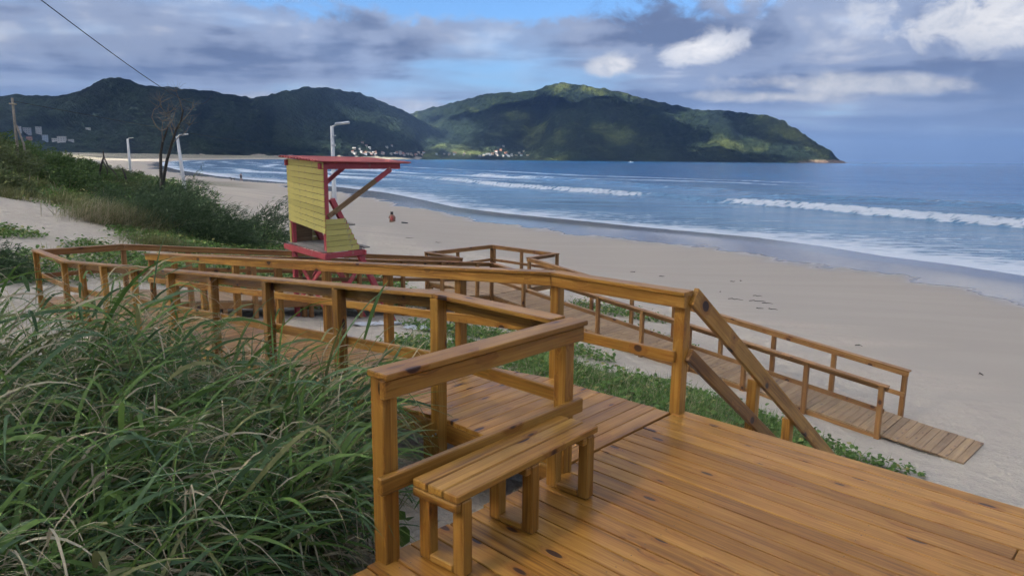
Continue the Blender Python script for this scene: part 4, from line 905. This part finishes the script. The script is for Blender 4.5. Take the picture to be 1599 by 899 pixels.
for (cx, cy, rx, ry, h, n), wd in zip(sh, words): shrub(cx, cy, rx, ry, h, n, 'dense dune shrub ' + wd, (CASU2 if int(cx) % 3 else OLIVED) if cy > 30 else CASU, (.22 + .04 * (cy > 45) if cy > 30 else .2, .065 if cy > 30 else .02), .3, 'dune_shrub')

# ---- bare tree, driftwood
def bare_tree():
    b = far_point(253, 300, 46); t = thing('bare_tree', b, 'leafless twisted tree rising from the dune shrubs', 'tree'); Y = 46
    def pl(pp, dy=0.0): return [far_point(x, y, Y + dy * i / max(1, len(pp) - 1)) for i, (x, y) in enumerate(pp)]
    s = Y / 1109
    tr = [pl([(253, 312), (252, 292), (251, 262), (251, 240), (254, 222), (259, 208), (262, 198)], .6), pl([(253, 300), (256, 275), (261, 250), (268, 225), (275, 203), (283, 188), (286, 172)], -.8)]
    tubes('trunk', [(tr[0], [3.2 * s, 2.8 * s, 2.3 * s, 2 * s, 1.7 * s, 1.4 * s, 1.1 * s]), (tr[1], [3 * s, 2.5 * s, 2.2 * s, 1.9 * s, 1.5 * s, 1.2 * s, .9 * s])], BARK, t, 8)
    br = [[(261, 200), (252, 205), (243, 196), (237, 183), (240, 172), (248, 167), (252, 160)], [(254, 222), (253, 205), (254, 190)], [(271, 215), (266, 197), (262, 182)], [(274, 205), (268, 190), (261, 178)], [(283, 190), (291, 182), (299, 172)], [(285, 175), (281, 158), (275, 143)], [(252, 168), (249, 158)], [(262, 198), (270, 186), (274, 172)], [(268, 225), (280, 213), (290, 207), (296, 196)]]
    tubes('branches', [(pl(p, random.uniform(-1.5, 1.5)), [1.15 * s * (1 - .75 * i / (len(p) - 1)) for i in range(len(p))]) for p in br], GREYBARK, t, 6)
    tw = []
    for k in range(130):
        p = random.choice(br + [[(286, 172), (275, 203)]]); a = p[-1] if random.random() < .6 else random.choice(p[1:]); pp = [a]; an = random.uniform(-2.9, -.5)
        for j in range(4): an += random.uniform(-.5, .5); pp.append((pp[-1][0] + 6 * math.cos(an), pp[-1][1] + 4.5 * math.sin(an)))
        tw.append((pl(pp, random.uniform(-1.5, 1.5)), [.28 * s, .24 * s, .2 * s, .14 * s, .08 * s]))
    tubes('twigs', tw, GREYBARK, t, 4)
bare_tree()
def driftwood():
    Y = 50; s = Y / 1109; P = lambda pp: [far_point(x, y, Y) for x, y in pp]
    t = thing('dead_limbs', far_point(165, 270, Y), 'dark forked dead limbs sticking out of the dune crest', 'driftwood')
    tubes('trunk', [(P([(155, 274), (158, 258), (162, 245), (161, 236)]), [1.6 * s, 1.5 * s, 1.2 * s, .6 * s])], BARK, t)
    tubes('limb', [(P([(162, 245), (168, 258), (174, 264), (181, 272), (185, 282)]), [1.2 * s, 1.3 * s, 1.1 * s, 1 * s, .7 * s])], BARK, t); tubes('limb', [(P([(161, 252), (167, 264), (168, 274)]), [.9 * s, .9 * s, .7 * s])], BARK, t)
    t2 = thing('tree_stump', far_point(194, 276, Y), 'short dark stump beside the farther white lamp post', 'stump')
    tubes('trunk', [(P([(198, 284), (195, 272), (191, 263)]), [1.8 * s, 1.5 * s, 1.1 * s])], BARK, t2)
driftwood()

# ---------------------------------------------------------------- poles and wires
WHITE = plain('white_paint', (.74, .74, .72), .5, .4, .12, 3.0); LAMP = plain('lamp_grey', (.62, .63, .64), .4, .5, .15, 4.0); POLEW = plain('weathered_pole', (.33, .29, .24), .9, .2, .35, 5.0); WIRE = plain('wire', (.045, .045, .05), .7, .3, .1)
def lamp_post(x, ytop, ybase, Y, label, r=.085, tilt=0.0, double=False):
    b = far_point(x, ybase, Y); tp_ = far_point(x, ytop, Y); tp_.x = b.x + tilt; tp_.y = b.y; b.z = min(b.z, tz(b.x, b.y)) - .1
    t = thing('lamp_post', b, label, 'lamp post', 'white concrete lamp posts along the beach')
    tubes('pole', [([b, b.lerp(tp_, .5), tp_], [r * 1.35, r * 1.15, r * .9])], WHITE, t, 12)
    a = tp_ + Vector((0, 0, -.04)); e = a + Vector((.46, -.05, .14)); tubes('arm', [([a, a.lerp(e, .5) + Vector((0, 0, .03)), e], [.045, .04, .035])], WHITE, t, 8)
    hd = beam('lamp_head', a + Vector((.18, -.02, .14)), a + Vector((.95, -.1, .22)), .22, .09, LAMP, t, bev=.03)
    child_of(beam('lens', a + Vector((.42, -.045, .108)), a + Vector((.92, -.097, .160)), .16, .02, WHITE, None), hd)
    if double: 
        beam('lamp_head', a + Vector((.10, .25, .18)), a + Vector((.80, .5, .28)), .22, .09, LAMP, t, bev=.03); beam('bracket', a + Vector((-.02, -.12, -.45)), a + Vector((.22, -.12, -.45)), .05, .05, LAMP, t); beam('bracket', a + Vector((-.02, -.12, -.95)), a + Vector((.2, -.12, -.95)), .04, .1, LAMP, t)
lamp_post(204.5, 217, 278, 112, 'smallest and farthest white lamp post left of the bare tree', .17)
lamp_post(292.5, 213, 322, 60, 'white lamp post just right of the bare tree', .13, -.42)
lamp_post(524.5, 197, 372, 38, 'white lamp post behind the lifeguard tower roof', .10, 0, True)
def utility():
    Y = 50; P = lambda pp: [far_point(x, y, Y) for x, y in pp]; s = Y / 1109
    t = thing('utility_pole', far_point(36, 262, Y), 'leaning wooden utility pole with a brace above the dune shrubs', 'utility pole')
    tubes('pole', [(P([(30, 262), (25, 210), (19, 153)]), [2.2 * s, 2.1 * s, 1.7 * s])], POLEW, t, 10); tubes('brace', [(P([(43, 262), (37, 225), (26, 196)]), [1.6 * s, 1.5 * s, 1.3 * s])], POLEW, t, 8)
    beam('crossarm', far_point(15, 162, Y + .5), far_point(25, 163, Y - .5), .1, .1, POLEW, t)
    for k, (x, y0, y1) in enumerate(((33, 248, 228), (105, 225, 222), (70, 243, 236))): pass
    def wire(pts, r, label):
        o = tubes('overhead_wire', [(pts, r)], WIRE, None, 6); tag(o, label, 'wire', 'overhead wires'); return o
    a, b = Vector((-9.6, 9.0, 9.0)), far_point(330, 150, 175)
    a = far_point(-60, -95, 12); pts = []
    for i in range(25):
        f = (i / 24) ** 1.6; p = a.lerp(b, f); p.z -= 4 * f * (1 - f) * 2.2; pts.append(p)
    wire(pts, [.010 + .035 * (i / 24) ** 1.4 for i in range(25)], 'overhead wire crossing the sky at upper left')
    a, b = far_point(20, 158, Y), far_point(420, 222, 420); pts = []
    for i in range(25):
        f = (i / 24) ** 1.8; p = a.lerp(b, f); p.z -= 4 * f * (1 - f) * 1.0; pts.append(p)
    wire(pts, [.012 + .05 * (i / 24) for i in range(25)], 'thin wire running from the leaning utility pole towards the bay')
utility()

# ---------------------------------------------------------------- people, dog, boat
def skin_body(name, verts, edges, mat, parent, root=0, sub=2):
    bm = bmesh.new(); lay = bm.verts.layers.skin.verify(); vs = []
    for (x, y, z, r) in verts: v = bm.verts.new((x, y, z)); v[lay].radius = (r, r); vs.append(v)
    vs[root][lay].use_root = True
    for a, b in edges: bm.edges.new((vs[a], vs[b]))
    me = bpy.data.meshes.new(name); bm.to_mesh(me); bm.free(); me.materials.append(mat)
    o = link(name, me, parent); o.modifiers.new('skin', 'SKIN').use_smooth_shade = True; s = o.modifiers.new('sub', 'SUBSURF'); s.levels = s.render_levels = sub
    return o
SKIN = plain('skin', (.36, .20, .14), .6, .3, .1); DARKC = plain('dark_cloth', (.025, .027, .035), .8, .2, .2); REDC = plain('red_cloth', (.42, .10, .09), .8, .2, .2); HAIR = plain('hair', (.015, .012, .010), .5, .4, .1); TAN = plain('dog_fur', (.05, .04, .035), .8, .2, .3)
def person_standing(x, y, label):
    z = tz(x, y); t = thing('person', (x, y, z), label, 'person')
    V = [(0, 0, .95, .13), (0, 0, 1.18, .13), (0, 0, 1.40, .15), (0, 0, 1.50, .06), (.02, -.02, 1.62, .10), (.02, -.02, 1.72, .08),
         (.17, 0, 1.40, .06), (.25, .02, 1.14, .045), (.30, .06, .90, .035), (-.17, 0, 1.40, .06), (-.38, -.04, 1.26, .045), (-.60, -.08, 1.20, .035),
         (.10, 0, .88, .10), (.16, .06, .50, .07), (.24, .16, .08, .05), (.25, .06, .03, .045), (-.10, 0, .88, .10), (-.12, -.08, .48, .07), (-.10, -.02, .08, .05), (-.12, -.14, .03, .045)]
    E = [(0, 1), (1, 2), (2, 3), (3, 4), (4, 5), (2, 6), (6, 7), (7, 8), (2, 9), (9, 10), (10, 11), (0, 12), (12, 13), (13, 14), (14, 15), (0, 16), (16, 17), (17, 18), (18, 19)]
    o = skin_body('body', [(x + a * 1.05, y + b, z + c * 1.05, r * 1.15) for a, b, c, r in V], E, SKIN, t)
    skin_body('clothing', [(x + a * 1.05, y + b, z + c * 1.05, r) for a, b, c, r in [(0, 0, .90, .21), (0, 0, 1.15, .20), (0, 0, 1.42, .21), (.14, .04, .62, .14), (-.12, -.05, .62, .14)]], [(0, 1), (1, 2), (0, 3), (0, 4)], DARKC, t)
    skin_body('hair', [(x + a, y + b, z + c * 1.05, r) for a, b, c, r in [(.02, .02, 1.63, .12), (.02, .03, 1.74, .11), (.02, .05, 1.55, .08)]], [(0, 1), (0, 2)], HAIR, t)
person_standing(-65.9, 174.0, 'person in dark clothes standing at the edge of the surf')
def dog(x, y, label):
    z = tz(x, y); t = thing('dog', (x, y, z), label, 'dog')
    V = [(.28, 0, .46, .10), (0, 0, .46, .11), (-.28, 0, .48, .13), (-.42, 0, .60, .08), (-.54, 0, .68, .08), (-.68, 0, .64, .045), (.42, 0, .54, .03), (.55, 0, .66, .02),
         (.30, .08, .32, .055), (.36, .08, .18, .035), (.32, .08, .03, .03), (.30, -.08, .32, .055), (.38, -.08, .18, .035), (.35, -.08, .03, .03), (-.30, .08, .26, .04), (-.30, .08, .03, .03), (-.32, -.08, .26, .04), (-.36, -.08, .03, .03), (-.50, .05, .78, .02), (-.50, -.05, .78, .02)]
    E = [(0, 1), (1, 2), (2, 3), (3, 4), (4, 5), (0, 6), (6, 7), (0, 8), (8, 9), (9, 10), (0, 11), (11, 12), (12, 13), (2, 14), (14, 15), (2, 16), (16, 17), (4, 18), (4, 19)]
    skin_body('body', [(x + a * 1.2, y + b * 1.2, z + c * 1.1, r * 1.2) for a, b, c, r in V], E, TAN, t, 1)
dog(-68.0, 174.2, 'small dark dog beside the person at the surf')
def person_seated(x, y, label):
    z = tz(x, y); t = thing('person', (x, y, z), label, 'person')
    V = [(0, 0, .12, .15), (0, .02, .34, .14), (0, .05, .55, .15), (0, .06, .65, .06), (0, .08, .77, .10), (0, .08, .86, .08), (.18, .06, .56, .06), (.27, .12, .36, .045), (.26, .34, .34, .035), (-.18, .06, .56, .06), (-.27, .12, .36, .045), (-.26, .34, .34, .035),
         (.10, .04, .12, .11), (.16, .42, .40, .075), (.15, .58, .08, .05), (.16, .70, .04, .045), (-.10, .04, .12, .11), (-.16, .42, .40, .075), (-.15, .58, .08, .05), (-.16, .70, .04, .045)]
    E = [(0, 1), (1, 2), (2, 3), (3, 4), (4, 5), (2, 6), (6, 7), (7, 8), (2, 9), (9, 10), (10, 11), (0, 12), (12, 13), (13, 14), (14, 15), (0, 16), (16, 17), (17, 18), (18, 19)]
    skin_body('body', [(x + a, y + b, z + c, r * 1.1) for a, b, c, r in V], E, SKIN, t)
    skin_body('clothing', [(x, y - .01, z + .14, .185), (x, y + .02, z + .34, .165), (x, y + .05, z + .54, .17)], [(0, 1), (1, 2)], REDC, t); skin_body('hair', [(x, y + .05, z + .78, .125), (x, y + .05, z + .88, .10), (x, y + .02, z + .66, .09)], [(0, 1), (0, 2)], HAIR, t)
person_seated(-10.6, 62.4, 'person in red seated on the sand facing the sea')
tw_ = tubes('beach_sandals', [([(-9.75, 62.4, tz(-9.75, 62.4) + .04), (-9.2, 62.3, tz(-9.2, 62.3) + .05)], [.06, .05])], DARKC, None, 6); tag(tw_, 'small dark item on the sand beside the seated person', 'bag')

def boat():
    c = far_point(985, 249, 1500); c.z = SEA_Z; t = thing('boat', c, 'small white boat floating below the headland', 'boat')
    prof = [(-5, 1.2, 1.1), (-2, 1.5, 1.1), (1.5, 1.4, 1.3), (4, .8, 1.6), (5.4, .05, 1.9)]; V = []; F = []
    for a, w, h in prof: V += [(c.x + a, c.y - w, c.z + h), (c.x + a, c.y - w * .5, c.z - .4), (c.x + a, c.y + w * .5, c.z - .4), (c.x + a, c.y + w, c.z + h)]
    for i in range(4):
        o = i * 4
        for k in range(3): F.append((o + k, o + k + 4, o + k + 5, o + k + 1))
        F.append((o + 3, o + 7, o + 4, o))
    F += [(0, 1, 2, 3), (16, 19, 18, 17)]
    link('hull', mesh_np('hull', V, F, WHITE), t); beam('cabin', c + Vector((-2.2, 0, 1.9)), c + Vector((1.2, 0, 1.9)), 1.8, 1.6, WHITE, t, bev=.15); beam('cabin_roof', c + Vector((-2.6, 0, 2.85)), c + Vector((1.6, 0, 2.85)), 2.2, .16, LAMP, t)
    tubes('mast', [([c + Vector((-.5, 0, 2.9)), c + Vector((-.5, 0, 5.2))], .08)], LAMP, t)
boat()

# ---------------------------------------------------------------- houses on the far shore
from mathutils.bvhtree import BVHTree
bpy.context.view_layer.update(); _dg = bpy.context.evaluated_depsgraph_get()
BV = [BVHTree.FromObject(o, _dg) for o in (HILL_L, HILL_R, HILL_S)]
def on_hill(x, y, lim=6000):
    d = far_point(x, y, 1.0) - CAM; best = None; 
    for b in BV:
        h = b.ray_cast(CAM, d.normalized(), 9000)
        if h[0] is not None and (best is None or (h[0] - CAM).length < (best - CAM).length): best = h[0]
    return best
HW = [plain('house_white', (.52, .52, .51), .8, .2, .15), plain('house_cream', (.46, .41, .33), .8, .2, .15), plain('house_grey', (.40, .41, .43), .8, .2, .15), plain('house_terracotta', (.42, .22, .15), .8, .2, .15), plain('house_blue', (.42, .50, .60), .8, .2, .15)]
HR = [plain('roof_tile', (.36, .16, .10), .8, .2, .2), plain('roof_grey', (.25, .25, .26), .8, .2, .2), plain('roof_white', (.62, .62, .62), .8, .2, .2)]; GLASS = plain('window_dark', (.04, .05, .06), .15, .5, .1)
def house(p, w, dpt, h, rot, wm, rm, label, group, flat=False, floors=2, cols=3, name='house'):
    t = thing(name, p, label, 'house' if name == 'house' else 'building', group); c, s = math.cos(rot), math.sin(rot); ux, uy = Vector((c, s, 0)), Vector((-s, c, 0))
    b = Vector(p) - Vector((0, 0, 4))
    beam('wall', b + ux * -w / 2 + Vector((0, 0, (h + 4) / 2)), b + ux * w / 2 + Vector((0, 0, (h + 4) / 2)), dpt, h + 4, wm, t, bev=0)
    top = Vector(p) + Vector((0, 0, h))
    if flat: beam('roof', top + ux * -(w / 2 + .3) + Vector((0, 0, .3)), top + ux * (w / 2 + .3) + Vector((0, 0, .3)), dpt + .6, .6, rm, t, bev=0)
    else:
        rh = dpt * .32; V = []; 
        for a in (-w / 2 - .5, w / 2 + .5):
            for q, z in ((-dpt / 2 - .5, 0.02), (0, rh), (dpt / 2 + .5, 0.02)): V.append(top + ux * a + uy * q + Vector((0, 0, z)))
        link('roof', mesh_np('roof', [tuple(v) for v in V], [(0, 3, 4, 1), (1, 4, 5, 2), (0, 1, 2), (3, 5, 4), (0, 2, 5, 3)], rm), t)
    for f in range(floors):
        for k in range(cols):
            q = Vector(p) + ux * (w * ((k + .5) / cols - .5)) - uy * (dpt / 2 + .06) + Vector((0, 0, h * (f + .55) / floors)); beam('window', q - ux * w / cols * .17, q + ux * w / cols * .17, .1, h / floors * .30, GLASS, t, bev=0)
random.seed(21)
ORD = 'first second third fourth fifth sixth seventh eighth ninth tenth eleventh twelfth thirteenth fourteenth fifteenth sixteenth seventeenth eighteenth nineteenth twentieth'.split()
vil = []
for k in range(66):
    x = random.uniform(620, 800) if k < 33 else random.uniform(548, 640); y = random.uniform(241.0, 245.2) - (800 - x) * .014 
    vil.append((x, y))
vil += [(572, 228), (566, 224), (577, 232), (604, 231), (612, 229), (775, 238), (782, 235), (790, 240), (786, 229), (811, 240), (818, 237), (824, 243), (806, 243), (814, 243), (553, 233), (562, 234)]
NB = {}
vil.sort()
for k, (x, y) in enumerate(vil):
    p = on_hill(x, y)
    if p is None or p.z > 160: continue
    D = p.y; w = random.uniform(2.2, 4.4) * D / 1109; h = random.uniform(1.2, 2.3) * D / 1109
    wi = random.choice([0, 0, 0, 1, 1, 2, 3, 4]); ri = random.choice([0, 0, 0, 1, 1, 2]); fl = random.random() < .25
    nm = ['white', 'cream', 'grey', 'terracotta', 'blue'][wi]; rn = ['red tiled', 'grey', 'white'][ri]
    house(p, w, w * .75, h, random.uniform(-.5, .5), HW[wi], HR[ri], '%s house with %s roof, %s such from the left in the far village' % (nm, rn, ORD[NB.get((wi, ri), 0)]), '%s houses with %s roofs in the far village' % (nm, rn), fl, 1, 3); NB[(wi, ri)] = NB.get((wi, ri), 0) + 1
for k, (x, y, w, h, lab, wm) in enumerate([(30, 206, 7, 11, 'pale tower block nearest the leaning utility pole', 0), (43, 209, 12, 12, 'grey stepped apartment block second from the leaning utility pole', 2), (61, 209, 9, 14, 'tall grey white block in the middle of the hillside cluster', 0), (71, 221, 9, 13, 'white and blue block with balconies right of the middle of the hillside cluster', 4), (86, 221, 9, 6, 'low white annex between the blue block and the long white house', 0), (97, 221, 14, 10, 'bright long white house at the right of the hillside cluster', 0), (111, 221, 9, 4, 'small white low house at the right end of the hillside cluster', 0), (46, 219, 9, 5, 'terracotta roofed house below the grey stepped block', 3), (138, 202, 8, 3, 'lone white house high on the dark hillside', 0)]):
    p = on_hill(x, y)
    if p is None: continue
    D = p.y; house(p, .78 * w * D / 1109, w * .55 * D / 1109, .72 * h * D / 1109, .3, HW[wm], HR[2 if wm != 3 else 0], lab, None, wm != 3, 3 if h > 8 else 1, 3, 'building')

# ---------------------------------------------------------------- litter on the sand
def sticks():
    DK = plain('dark_driftwood', (.06, .048, .04), .9, .2, .3)
    spots = [(1183, 471, 24), (1197, 474, 16), (1205, 483, 14), (1186, 482, 10), (1148, 468, 18), (1125, 456, 6), (1145, 440, 7), (1157, 439, 5), (1033, 432, 9), (989, 425, 8), (1184, 463, 14), (640, 372, 12), (684, 379, 9), (1168, 510, 14), (1180, 514, 12), (1340, 540, 8), (1530, 585, 7)]
    spots.sort()
    for k, (x, y, wpx) in enumerate(spots):
        Y = 4.0
        p = far_point(x, y, 20.0); d = p - CAM
        lo, hi = 5.0, 80.0
        for _ in range(40):
            md = (lo + hi) / 2; q = CAM + d * (md / 20.0)
            if q.z > tz(q.x, q.y): lo = md
            else: hi = md
        q = CAM + d * (lo / 20.0); ln = wpx * lo / 1109; a = random.uniform(-.35, .35); pts = []
        for i in range(5): 
            f = i / 4 - .5; px_, py_ = q.x + ln * f * math.cos(a) + random.uniform(-.06, .06), q.y + ln * f * math.sin(a) * 2 + random.uniform(-.1, .1); pts.append((px_, py_, tz(px_, py_) + .018 + .02 * (i % 2)))
        o = tubes('driftwood', [(pts, [.010, .014, .013, .010, .005])], DK, None, 5); tag(o, 'dark driftwood twig on the beach sand, %s from the left' % ORD[k], 'driftwood', 'driftwood twigs on the sand')
sticks()
def tarp():
    PL = plain('white_sheet', (.66, .67, .68), .5, .4, .15)
    for k, (cx, cy, sx, sy, lab) in enumerate([(-2.75, 16.15, .75, .35, 'crumpled white sheet lying at the foot of the lifeguard tower'), (-1.9, 15.9, .55, .4, 'smaller crumpled white sheet right of the tower leg')]):
        n = 26; u = np.linspace(-1, 1, n); X, Y = np.meshgrid(u, u); r = np.hypot(X, Y); R = 1 + .35 * (fbm(X * 2 + k * 5, Y * 2, 3, 61) - .5) * 2
        x = cx + X * sx * R; y = cy + Y * sy * R + X * .25; z = terrain(x.ravel(), y.ravel()).reshape(n, n) + .02 + np.abs(fbm(X * 3.2 + k, Y * 4, 3, 66) - .5) * .42 * (1 - .7 * r.clip(0, 1))
        o = link('plastic_sheet', mesh_np('plastic_sheet', np.stack([x.ravel(), y.ravel(), z.ravel()], 1), grid_faces(n, n), PL, True)); tag(o, lab, 'sheet', 'white sheets by the tower'); md = o.modifiers.new('thickness', 'SOLIDIFY'); md.thickness = .004
tarp()
def vine_plant():
    t = thing('vine_plant', (-.78, 4.05, tz(-.78, 4.05)), 'broad leaved green vine climbing beside the bench railing post', 'plant')
    st = []; V = []; 
    for k in range(5):
        a = Vector((-.80 + random.uniform(-.1, .1), 4.0 + random.uniform(-.15, .15), tz(-.8, 4.0))); b = a + Vector((random.uniform(-.05, .3), random.uniform(-.1, .2), random.uniform(.35, .75))); st.append(([a, a.lerp(b, .5) + Vector((-.05, 0, .06)), b], [.004, .0035, .002]))
        for j in range(4):
            q = a.lerp(b, .35 + .2 * j); V.append(tuple(q + Vector((random.uniform(-.06, .06), random.uniform(-.05, .05), 0))))
    tubes('stem', st, OLIVE, t, 5); V = np.array(V)
    v, f = leaves_flat(V[:, 0], V[:, 1], V[:, 2], rng.uniform(.07, .13, len(V)), .9); link('leaves', mesh_np('leaves', v, f, VINE, True), t)
vine_plant()

# ---------------------------------------------------------------- haze over the bay
def build_haze():
    m = bpy.data.materials.new('haze'); m.use_nodes = True; nt = m.node_tree; nt.nodes.clear(); out = nt.nodes.new('ShaderNodeOutputMaterial')
    v = N(nt, 'ShaderNodeVolumePrincipled'); v.inputs['Color'].default_value = (.36, .58, 1.0, 1); v.inputs['Density'].default_value = HAZE; v.inputs['Anisotropy'].default_value = .2
    L(nt, v.outputs[0], out.inputs['Volume'])
    x0, x1, y0, y1, z0, z1 = -7000, 16500, -1500, 16500, -14, 460
    V = [(x, y, z) for x in (x0, x1) for y in (y0, y1) for z in (z0, z1)]; F = [(0, 1, 3, 2), (4, 6, 7, 5), (0, 4, 5, 1), (2, 3, 7, 6), (0, 2, 6, 4), (1, 5, 7, 3)]
    o = link('haze', mesh_np('haze', V, F, m)); o['kind'] = 'stuff'; o['label'] = 'thin blue haze over the bay'
HAZE = 1.1e-4
build_haze()
